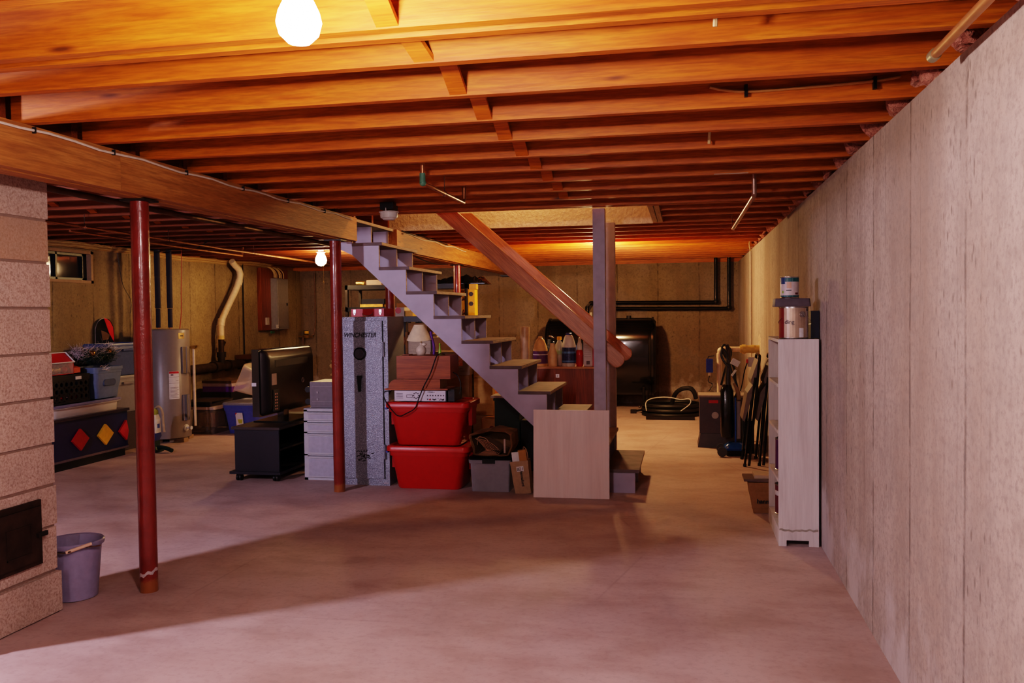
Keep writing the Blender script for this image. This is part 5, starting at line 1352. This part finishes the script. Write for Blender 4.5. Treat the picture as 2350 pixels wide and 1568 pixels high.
# grey case with flared foot
t=thing('sump_box','dark grey cabinet with a red sticker behind the upright vacuum','cabinet',(.35,9.2,0))
GB=M((.10,.075,.095),.5,name='dark_mauve_metal')
b=BM(); box(b,.145,.60,9.07,9.40,.145,.515); part(t,'body',b,GB,.004)
b=BM(); tbox(b,.375,9.235,0,.142,.25,.19,.222,.162); part(t,'flared_base',b,M((.085,.065,.07),.5),.003)
b=BM(); box(b,.135,.61,9.06,9.41,.516,.535); part(t,'top_edge',b,M((.35,.27,.24),.5),.003)
b=BM(); box(b,.235,.33,9.068,9.0695,.455,.485); part(t,'red_sticker',b,REDP); b=BM(); lathe(b,(0,0,0),[(.035,0),(.035,.001)],20,M=Matrix.Translation((.30,9.0695,.33))@Matrix.Rotation(PI/2,4,'X')); part(t,'white_sticker',b,M((.5,.45,.45),.6))
# discharge plumbing through the right wall
t=thing('sump_pipe','white plastic discharge pipe with a tan coupling going through the right wall','pipe',(.5,9.6,.98))
PV=M((.70,.52,.38),.4,name='aged_pvc')
b=BM(); tube(b,[(.60,9.6,.985),(.42,9.6,.985),(.385,9.6,.97),(.365,9.6,.93),(.37,9.6,.0)],.028,12); part(t,'plastic_pipe',b,PV,smooth=True)
b=BM(); sphere(b,(.385,9.6,.965),.042); cyl(b,(.37,9.6,.94),(.37,9.6,.89),.036); part(t,'elbow',b,PV,smooth=True)
b=BM(); cyl(b,(.58,9.6,.985),(.783,9.6,.985),.042,seg=16); cyl(b,(.60,9.6,.985),(.64,9.6,.985),.050,seg=16); cyl(b,(.70,9.6,.985),(.73,9.6,.985),.047,seg=16); part(t,'tan_coupling',b,M((.62,.40,.12),.5,name='tan_coupling'),smooth=True)
b=BM(); 
for i in range(30):
    a=R.random()*2*PI; q=R.random(); sphere(b,(XR,9.6+q*.13*math.cos(a),.95+q*.22*math.sin(a)),.03+.02*R.random(),sx=.15,seg=8,rings=4)
solo('wall_patch','pale mortar patch around the pipe hole in the right wall','patch',b,M((.55,.42,.33),.9,bump=.6),smooth=True,org=(XR-.002,9.6,.7))
t=thing('outlet_box','grey outlet box on the right wall under the tan coupling','outlet',(.75,9.55,.80))
b=BM(); box(b,.66,.783,9.50,9.56,.80,.90); part(t,'metal_box',b,M((.35,.30,.30),.4,metal=.5),.003)
b=BM(); box(b,.64,.66,9.51,9.55,.84,.88); part(t,'red_plug',b,REDP,.003)
b=BM(); tube(b,[(.65,9.53,.84),(.62,9.53,.75),(.60,9.53,.62),(.58,9.53,.54)],.006,6,1); part(t,'plug_cord',b,BLACK,smooth=True)
t=thing('float_switch','ribbed blue box hanging on a wire left of the sump pipe','switch',(.26,9.6,.73))
b=BM(); box(b,.225,.295,9.56,9.62,.735,.88)
for i in range(5): box(b,.232+i*.013,.236+i*.013,9.553,9.56,.745,.87)
part(t,'blue_case',b,M((.02,.035,.40),.35,name='deep_blue'),.003)
b=BM(); cyl(b,(.26,9.59,.70),(.26,9.59,.735),.014); part(t,'cable_gland',b,PV); b=BM(); tube(b,[(.26,9.59,.70),(.24,9.58,.63),(.30,9.58,.61),(.25,9.5,.54)],.005,6,1); tube(b,[(.24,9.59,.88),(.25,9.57,.91),(.31,9.57,.915)],.005,6); part(t,'wire',b,BLACK,smooth=True)
cable('hanging_cable','loop of black cable hanging over the sump pipe elbow',[(.38,9.54,.60),(.43,9.54,.80),(.50,9.54,.95),(.44,9.54,1.04),(.38,9.54,1.02),(.42,9.54,.90),(.52,9.54,.82),(.53,9.52,.62)],.012,BLACK,'cord',2,8)
cable('conduit_riser','thin pale conduit running up the right wall near the back corner',[(.765,10.6,2.10),(.765,10.6,1.2),(.765,10.6,.0)],.011,M((.6,.52,.45),.4,metal=.3),'conduit',0,8)
cable('yellow_wire','yellow wire tip above the pale conduit at the right wall',[(.765,10.6,2.1),(.75,10.6,2.16),(.755,10.6,2.24)],.006,WIREY,'wire',1,6)
# upright vacuum
t=thing('upright_vacuum','black and blue upright vacuum cleaner','vacuum',(.42,8.6,0))
b=BM(); rbox(b,.40,8.66,[(.17,.055,.06,.03),(.22,.065,.07,.04),(.62,.062,.065,.04),(.68,.04,.045,.03)]); part(t,'dust_bag_housing',b,BLACKG,smooth=True)
b=BM(); rbox(b,.475,8.60,[(.055,.10,.09,.04),(.075,.11,.10,.04),(.10,.10,.09,.04),(.13,.06,.06,.03)]); part(t,'floor_head',b,M((.02,.10,.38),.25,name='vacuum_blue',coat=.5),smooth=True)
b=BM(); rbox(b,.475,8.60,[(.012,.095,.08,.03),(.055,.105,.095,.03)]); part(t,'sole',b,BLACK,smooth=True)
for y in (8.485,8.715):
    b=BM(); cyl(b,(.345,y-.013,.048),(.345,y+.013,.048),.046,seg=22); cyl(b,(.345,y-.015,.048),(.345,y+.015,.048),.018,seg=14); part(t,'wheel',b,M((.06,.055,.06),.4),smooth=True)
b=BM(); box(b,.468,.482,8.585,8.62,.13,.56); part(t,'blue_stripe',b,M((.02,.09,.45),.3,name='stripe_blue'),.004)
b=BM(); rbox(b,.505,8.63,[(.16,.02,.03,.01),(.52,.02,.03,.01)]); part(t,'grey_column',b,M((.32,.27,.28),.4),smooth=True)
b=BM(); tube(b,[(.41,8.68,.66),(.415,8.70,.85),(.42,8.71,1.0),(.40,8.70,1.07)],lambda s:.028-.010*s,10,1); part(t,'handle',b,M((.04,.025,.022),.4),smooth=True)
b=BM(); tube(b,[(.47,8.62,.55),(.50,8.60,.62),(.48,8.60,.72),(.44,8.62,.80),(.40,8.64,.98),(.36,8.64,1.04),(.34,8.64,.98),(.37,8.62,.90),(.42,8.62,.86)],.012,8,2); part(t,'hose',b,BLACK,smooth=True)
b=BM(); tube(b,[(.47,8.61,.70),(.50,8.60,.62),(.51,8.60,.54)],.02,8,1); part(t,'ribbed_hose',b,M((.28,.18,.10),.5),smooth=True)
b=BM(); M_=Matrix.Translation((.475,8.58,.90))@Matrix.Rotation(.5,4,'Y'); box(b,-.04,.04,-.01,.01,-.03,.03,M=M_); part(t,'white_tag',b,PAPER)
b=BM(); M_=Matrix.Translation((.46,8.58,.80))@Matrix.Rotation(.6,4,'Y'); box(b,-.01,.01,-.008,.008,-.035,.035,M=M_); part(t,'white_brush',b,WHITEP)
b=BM(); box(b,.55,.66,8.72,8.9,0,.32); solo('black_bin','dark box between the vacuum and the folding chairs','box',b,BLACK,.006)
# folding chairs
def fchair(lab, xb, xt, y0, dz=0):
    t=thing('folding_chair',lab,'chair',(xb,y0+.23,0),'folded chairs against the right wall')
    H=1.0+dz
    def P(y,z,o=0): 
        f=z/H; return (xb+(xt-xb)*f+o, y, z)
    b=BM(); tube(b,[P(y0,.012),P(y0+.01,.55),P(y0+.03,H-.03),P(y0+.06,H),P(y0+.38,H),P(y0+.42,H-.03),P(y0+.44,.55),P(y0+.45,.012)],.012,8,1); part(t,'frame_tube',b,BLACKG,smooth=True)
    for y in (y0+.03,y0+.42):
        b=BM(); tube(b,[P(y,.02,-.035),P(y,.45,-.03),P(y,.80,-.02)],.011,8); part(t,'leg',b,BLACKG,smooth=True)
        b=BM(); cyl(b,P(y,.0,-.035),P(y,.025,-.035),.015); part(t,'rubber_foot',b,BLACK)
    b=BM(); prism(b,[(p[0],p[2]) for p in (P(0,.40,-.075),P(0,.42,-.095),P(0,.66,-.075),P(0,.74,-.030),P(0,.72,-.015))],'y',y0+.04,y0+.41); part(t,'seat',b,M((.20,.15,.13),.5,name='taupe_vinyl'),.006)
    b=BM(); prism(b,[(p[0],p[2]) for p in (P(0,.74,-.045),P(0,.78,-.055),P(0,.96,-.012),P(0,.94,.0),P(0,.76,-.01))],'y',y0+.03,y0+.42); part(t,'backrest',b,M((.22,.17,.15),.5,name='taupe_vinyl_back'),.006)
    return t
fchair('folded black chair leaning on the right wall, the outer one with its taupe seat showing',.555,.655,7.95)
fchair('folded black chair leaning on the right wall, the inner one closest to the concrete',.685,.765,8.0)
# paper bag with picture frames by the bookshelf
t=thing('paper_bag','brown hannaford paper bag with picture frames on it, beyond the white bookshelf','paper bag',(.53,6.2,0))
b=BM(); tbox(b,.545,6.22,0,.215,.085,.08,.125,.085,closed=False); bmesh.ops.subdivide_edges(b,edges=b.edges[:],cuts=4,use_grid_fill=True); crumple(b,.006,14,2)
for v in b.verts: v.co.z=max(0.001,v.co.z); v.co.x=min(.70,v.co.x)
part(t,'bag_paper',b,KRAFT)
textm(t,'bag_lettering','hannaford',INK,.042,at(.565,6.128,.085),bold=.0012)
b=BM(); box(b,.395,.66,6.12,6.34,.222,.238); o=solo('picture_frame','dark picture frame lying across the top of the hannaford paper bag','picture frame',b,M((.16,.10,.09),.4),.003)
b=BM(); box(b,.465,.66,6.15,6.33,.239,.262); solo('book','pale book lying on the picture frame over the hannaford bag','book',b,M((.55,.42,.33),.6),.002)
# white bookshelf
t=thing('bookshelf','narrow whitewashed pine bookshelf standing against the right wall','bookshelf',(.653,5.62,0))
x0,x1,y0,y1=.54,.768,5.306,5.935
b=BM(); prism(b,[(x0,0),(x0+.045,0),(x0+.045,.035),(x1-.055,.035),(x1-.055,0),(x1,0),(x1,1.228),(x0,1.228)],'y',y0,y0+.019); part(t,'side_panel',b,WHITEWOOD,.001)
b=BM(); box(b,x0,x1,y1-.019,y1,0,1.228); part(t,'side_panel',b,WHITEWOOD,.001)
b=BM(); box(b,x1-.006,x1,y0+.019,y1-.019,.06,1.21); part(t,'back_board',b,WHITEWOOD)
for z in (1.21,.94,.66,.37,.085):
    b=BM(); box(b,x0+(.0 if z in (1.21,.085) else .004),x1-.007,y0+.0195,y1-.0195,z-.001,z+.017); part(t,'shelf_board',b,WHITEWOOD,.001)
b=BM(); box(b,x0+.002,x0+.02,y0+.0195,y1-.0195,0,.083); part(t,'plinth_board',b,WHITEWOOD,.001)
b=BM()
for i in range(60):
    x=x0+.006+(x1-x0-.012)*i/59; h=.02+.012*noise.noise(Vector((x*30,0,0)))
    box(b,x-.002,x+.0022,y0-.0006,y0-.0001,.075+h-.006,.075+h+.004+.01*abs(noise.noise(Vector((x*22,5,0)))))
part(t,'water_stain',b,M((.42,.36,.30),.7,name='tide_mark'),label='greyish tide mark')
def can(name,lab,c,r,h,body,bands,wire=True,cat='paint can'):
    t=thing(name,lab,cat,c)
    b=BM(); lathe(b,c,[(r*1.02,0),(r*1.03,.004),(r,.006),(r,h-.006),(r*1.03,h-.004),(r*1.03,h),(r*.92,h),(r*.9,h-.004),(.001,h-.004)],32); part(t,'can_body',b,STEEL,smooth=True)
    b=BM(); lathe(b,c,[(r*1.004,.008),(r*1.004,h-.008)],32,cap=False); part(t,'label_wrap',b,body)
    for (z0,z1,a0,a1,m_,nm) in bands:
        b=BM(); curved(b,math.radians(a0),math.radians(a1),c[2]+z0,c[2]+z1,r*1.003,r*1.014,10,(c[0],c[1])); part(t,nm,b,m_)
    return t
Zb=1.2285
t=can('paint_can','large tan paint can with a wire handle on top of the white bookshelf',(.637,5.40,Zb),.083,.19,M((.52,.37,.27),.35,metal=.3,name='tan_label'),[(.008,.182,-42,-5,M((.55,.43,.40),.5,name='pale_label'),'side_label'),(.165,.180,-38,-8,INK,'dark_heading'),(.01,.065,-74,-55,PAPER,'white_sticker'),(.008,.182,-180,-137,M((.20,.012,.015),.4,name='maroon'),'maroon_band'),(.04,.16,-30,-10,M((.42,.32,.30),.6),'fine_print')])
textm(t,'label_lettering','ding',M((.05,.05,.07),.5),.034,Matrix.Translation((.605,5.3225,Zb+.10))@Matrix.Rotation(math.radians(-22),4,'Z')@FACE_Y)
a_=math.radians(-62); p=Vector((.637+.085*math.cos(a_),5.40+.085*math.sin(a_),Zb+.145)); d_=Vector((math.cos(a_),math.sin(a_),0))
b=BM(); cyl(b,p-d_*.002,p+d_*.004,.018,seg=18); cyl(b,p,p+d_*.008,.007,seg=12); part(t,'handle_ear',b,STEEL,smooth=True)
b=BM(); tube(b,[p+d_*.008,p+Vector((.03,-.004,-.015)),p+Vector((.055,.02,-.045)),p+Vector((.06,.06,-.06)),p+Vector((.03,.15,-.06)),p+Vector((-.08,.17,-.06)),p+Vector((-.135,.09,-.055)),p+Vector((-.11,.02,-.02))],.0016,6,2); part(t,'wire_handle',b,STEEL,smooth=True)
t=thing('paint_tray','dark grey plastic slab lying on the large paint can','tray',(.62,5.42,Zb+.19))
b=BM(); rbox(b,.625,5.41,[(Zb+.191,.100,.085,.01),(Zb+.196,.102,.087,.012),(Zb+.236,.098,.083,.012),(Zb+.240,.094,.08,.01)]); part(t,'slab',b,M((.11,.085,.10),.7,name='dark_grey_foam'),smooth=True)
t=can('small_paint_can','small teal and white paint can at the very top of the bookshelf stack',(.615,5.40,Zb+.2405),.053,.128,M((.60,.50,.50),.4,name='pinkish_white_label'),[(.098,.121,-170,0,M((.01,.10,.11),.35,name='teal'),'teal_band'),(.008,.018,-170,0,M((.01,.10,.11),.35,name='teal'),'teal_foot'),(.085,.122,-165,-125,M((.02,.05,.16),.4),'navy_panel'),(.06,.095,-115,-85,M((.65,.38,.28),.5),'peach_picture'),(.045,.05,-118,-85,INK,'caption'),(.022,.034,-60,-35,M((.15,.03,.03),.5),'barcode'),(.03,.045,-150,-135,M((.3,.4,.08),.5),'green_mark')])
b=BM(); box(b,.733,.780,5.38,5.50,Zb+.001,Zb+.165); t_=solo('black_box','narrow black box beside the large paint can at the wall','box',b,M((.012,.015,.03),.4),.003)
can('paint_can','navy primer can with a large number 3 on the third shelf of the bookshelf',(.645,5.47,.678),.087,.19,M((.02,.035,.12),.35,name='navy_can'),[(.165,.182,-180,180,M((.25,.02,.03),.4),'red_heading'),(.008,.02,-180,180,YELLOW,'yellow_foot'),(.10,.14,-178,-150,PAPER,'white_numeral_panel'),(.03,.09,-178,-150,M((.15,.28,.4),.5),'pale_text_panel')])
can('paint_can','purple topped paint can at the back of the fourth shelf of the bookshelf',(.648,5.70,.388),.087,.20,M((.12,.02,.12),.4,name='purple_can'),[(.008,.04,-180,180,M((.3,.3,.34),.4),'grey_foot')])
t=can('thinner_tin','tall blue tin at the front of the fourth shelf of the bookshelf',(.632,5.44,.388),.070,.175,M((.02,.05,.38),.3,name='blue_tin'),[(.15,.165,-180,180,BLACK,'black_rim')])
can('paint_can','navy and silver paint can at the front of the lowest bookshelf compartment',(.640,5.46,.103),.085,.19,M((.03,.03,.14),.35,name='ink_blue_can'),[(.0,.07,-180,180,M((.4,.38,.42),.4),'silver_foot'),(.10,.13,-180,-150,PAPER,'white_text')])
can('paint_can','maroon paint can behind the navy and silver one in the lowest compartment',(.648,5.72,.103),.087,.19,M((.16,.02,.05),.4,name='maroon_can'),[(.12,.15,-180,-100,PAPER,'white_text')])
# bucket by the chimney
t=thing('bucket','lavender grey plastic bucket with a wooden grip, behind the chimney corner','bucket',(-3.02,3.80,0))
BK=M((.30,.265,.40),.4,name='lavender_plastic')
b=BM(); lathe(b,(-3.02,3.80,0),[(.095,0),(.105,.004),(.128,.262),(.140,.266),(.143,.285),(.137,.29),(.128,.285),(.120,.24),(.100,.012),(.001,.012)],40); part(t,'pail',b,BK,smooth=True)
b=BM(); tube(b,[(-3.02-.05,3.665,.265),(-2.99,3.655,.255),(-2.93,3.665,.268)],.004,6,1); tube(b,[(-2.89,3.72,.278),(-2.875,3.76,.27),(-2.87,3.80,.265)],.004,6,1); part(t,'bail_wire',b,STEEL,smooth=True)
b=BM(); cyl(b,(-2.955,3.660,.262),(-2.868,3.735,.292),.0085,seg=12); part(t,'grip',b,M((.78,.50,.36),.5,name='pale_wood_grip'),smooth=True)

# ================================================================== things on the ceiling
t=thing('smoke_detector','white round smoke detector under the joists above the stairs','smoke detector',(-2.09,5.98,2.09))
b=BM(); box(b,-2.14,-2.04,5.93,6.03,2.155,ZJ+.02); part(t,'mount_box',b,BLACK,.004)
b=BM(); lathe(b,(-2.09,5.98,2.085),[(.040,0),(.045,.004),(.048,.010),(.060,.014),(.064,.028),(.064,.048),(.072,.053),(.072,.058),(.03,.060)],32); part(t,'housing',b,WHITEP,smooth=True)
b=BM(); curved(b,math.radians(-140),math.radians(-40),2.0955,2.099,.048,.0495,14,(-2.09,5.98)); part(t,'vent_slot',b,INK)
b=BM(); cyl(b,(-2.095,5.93,2.145),(-2.095,5.93,2.165),.006); part(t,'clip',b,STEEL)
t=thing('ceiling_pipe','copper pipe with a green fitting hung under the joists left of centre','pipe',(-1.365,4.9,2.1))
b=BM(); tube(b,[(-1.365,4.45,2.36),(-1.365,4.45,2.115),(-1.365,4.47,2.10),(-1.36,5.30,2.10),(-1.36,5.32,2.12),(-1.36,5.32,2.24)],.011,10); part(t,'copper_tube',b,COPPER,smooth=True)
b=BM(); cyl(b,(-1.365,4.45,2.105),(-1.365,4.45,2.15),.016); sphere(b,(-1.365,4.455,2.10),.018); part(t,'green_elbow',b,M((.08,.20,.14),.6,name='verdigris'),smooth=True)
b=BM(); tube(b,[(-1.365,4.88,2.08),(-1.365,4.88,2.22)],.003,6); torus(b,(-1.365,4.88,2.10),.014,.002,'y',12,5); part(t,'hanger',b,STEEL)
t=thing('ceiling_pipe','copper pipe hung under the joists right of the stair posts','pipe',(.42,6.5,2.1))
b=BM(); tube(b,[(.42,5.50,2.28),(.42,5.50,2.115),(.42,5.52,2.10),(.41,7.60,2.10)],.0135,10); part(t,'copper_tube',b,M((.5,.33,.27),.3,metal=.8),smooth=True)
b=BM(); cyl(b,(.41,7.59,2.10),(.41,7.63,2.10),.017); part(t,'end_cap',b,COPPER,smooth=True); b=BM(); tube(b,[(.41,7.55,2.085),(.395,7.55,2.12),(.395,7.55,ZJ+.03)],.003,6); part(t,'hanger',b,STEEL)
t=thing('ceiling_pipe','copper pipe with a capped end at the top right beside the wall','pipe',(.70,2.2,2.11))
b=BM(); cyl(b,(.70,1.2,2.125),(.695,2.66,2.115),.0135); part(t,'copper_tube',b,M((.50,.24,.10),.45,metal=.6,name='brown_copper'),smooth=True)
b=BM(); cyl(b,(.695,2.64,2.115),(.695,2.675,2.115),.017); part(t,'end_cap',b,M((.4,.38,.25),.4,metal=.6),smooth=True)
t=thing('ceiling_cable','yellowish cable stapled along the joist near the right wall','cable',(.45,3.46,2.25))
b=BM(); tube(b,[(.10,3.462,2.265),(.15,3.462,2.25),(.25,3.462,2.238),(.45,3.464,2.243),(.70,3.464,2.250),(.79,3.464,2.262)],.006,8,2); part(t,'sheath',b,M((.50,.24,.07),.5,name='yellow_sheath'),smooth=True)
for x in (.235,.70):
    b=BM(); box(b,x-.006,x+.006,3.452,3.474,2.22,2.265); part(t,'staple',b,BLACK,.001)
b=BM(); box(b,.17,.36,5.13,5.145,ZJ-.003,ZJ-.0005); solo('ceiling_strip','thin pale metal strip nailed under a joist on the right','strip',b,M((.6,.5,.42),.4))
for i,(x,y) in enumerate(((.10,2.45),(.13,4.19))):
    cable('ceiling_cable',('short tan cable end poking between joists near the top, right of centre','short tan cable end poking between joists further back on the right')[i],[(x,y+.02,ZJ+.12),(x-.01,y+.06,ZJ+.06),(x-.012,y+.07,ZJ+.01)],.007,WIREY,'cable',1,6)
cable('ceiling_pipe','dark water pipe running under the joists just left of the beam',[(-3.36,3.0,2.11),(-3.38,5.4,2.10),(-3.42,8.1,2.10)],.019,COPPERD,'pipe',0,10)
t=thing('ceiling_pipe','long copper pipe under the joists passing in front of the far bulb','pipe',(-4.6,8,2.1))
b=BM(); tube(b,[(-4.46,4.6,2.105),(-4.55,6.7,2.10),(-4.66,8.14,2.10),(-4.78,11.2,2.10)],.011,8); part(t,'copper_tube',b,COPPER,smooth=True)
for y,x in ((5.9,-4.515),(7.1,-4.58),(8.9,-4.693)):
    b=BM(); tube(b,[(x,y,2.09),(x-.0,y,2.20)],.003,5); torus(b,(x,y,2.10),.014,.002,'y',12,5); part(t,'hanger',b,STEEL)
cable('ceiling_pipe','short copper pipe under the joists near the left wall',[(-4.88,6.2,2.11),(-4.95,8.1,2.10),(-5.0,9.2,2.10),(-5.0,9.22,2.2)],.011,COPPER,'pipe',0,8)
cable('ceiling_cable','thin cable looping under the joists in front of the black foam pipes',[(-4.9,8.3,2.19),(-5.2,8.5,2.11),(-5.5,8.6,2.15),(-5.8,8.7,2.12),(-6.05,8.8,2.17)],.005,BLACK,'cable',2,6)
cable('ceiling_cable','dark cable sagging below the far beam behind the stairs',[(-2.78,8.6,2.02),(-2.77,9.0,1.985),(-2.77,9.5,1.965),(-2.77,10.0,1.99)],.006,BLACK,'cable',2,6)
b=BM(); box(b,-2.80,-2.60,13.16,13.28,1.972,1.996); solo('beam_shim','black shim plate under the far end of the beam','shim',b,BLACK,.002)
# pink insulation stuffed at the top of the right wall
ins=[1.75]+[y-.25 for y in (2.676,)]+[YJ[i]+.17 for i in range(25)]
for i,y in enumerate(ins):
    rr_=random.Random(i+50); b=BM(); sphere(b,(XR+.06,y,ZW+.14),.10,sx=.55,sy=1.15,sz=1.05,seg=20,rings=14)
    for v in b.verts:
        v.co += noise.noise_vector(v.co*11+Vector((i*3.3,0,0)))*.055
        v.co.z=max(v.co.z,ZW+.002); v.co.y=min(max(v.co.y,y-.155),y+.155); v.co.z=min(v.co.z,ZS-.004); v.co.x=min(v.co.x,XR+.115)
    solo('ceiling_insulation','pink fibreglass insulation tuft stuffed on top of the right wall','insulation',b,INSUL,group='pink insulation tufts along the top of the right wall')
for i in range(9):
    y=7.2+.42*i*1.0+.1; b=BM(); sphere(b,(XL-.05,y,ZW+.14),.09,sx=.6,sy=1.2,sz=.9,seg=16,rings=10)
    for v in b.verts:
        v.co += noise.noise_vector(v.co*11+Vector((i*5.3,0,0)))*.05; v.co.z=min(max(v.co.z,ZW+.045),ZS-.004)
    solo('ceiling_insulation','orange brown insulation tuft stuffed on top of the left wall','insulation',b,INSUL,group='insulation tufts along the top of the left wall')
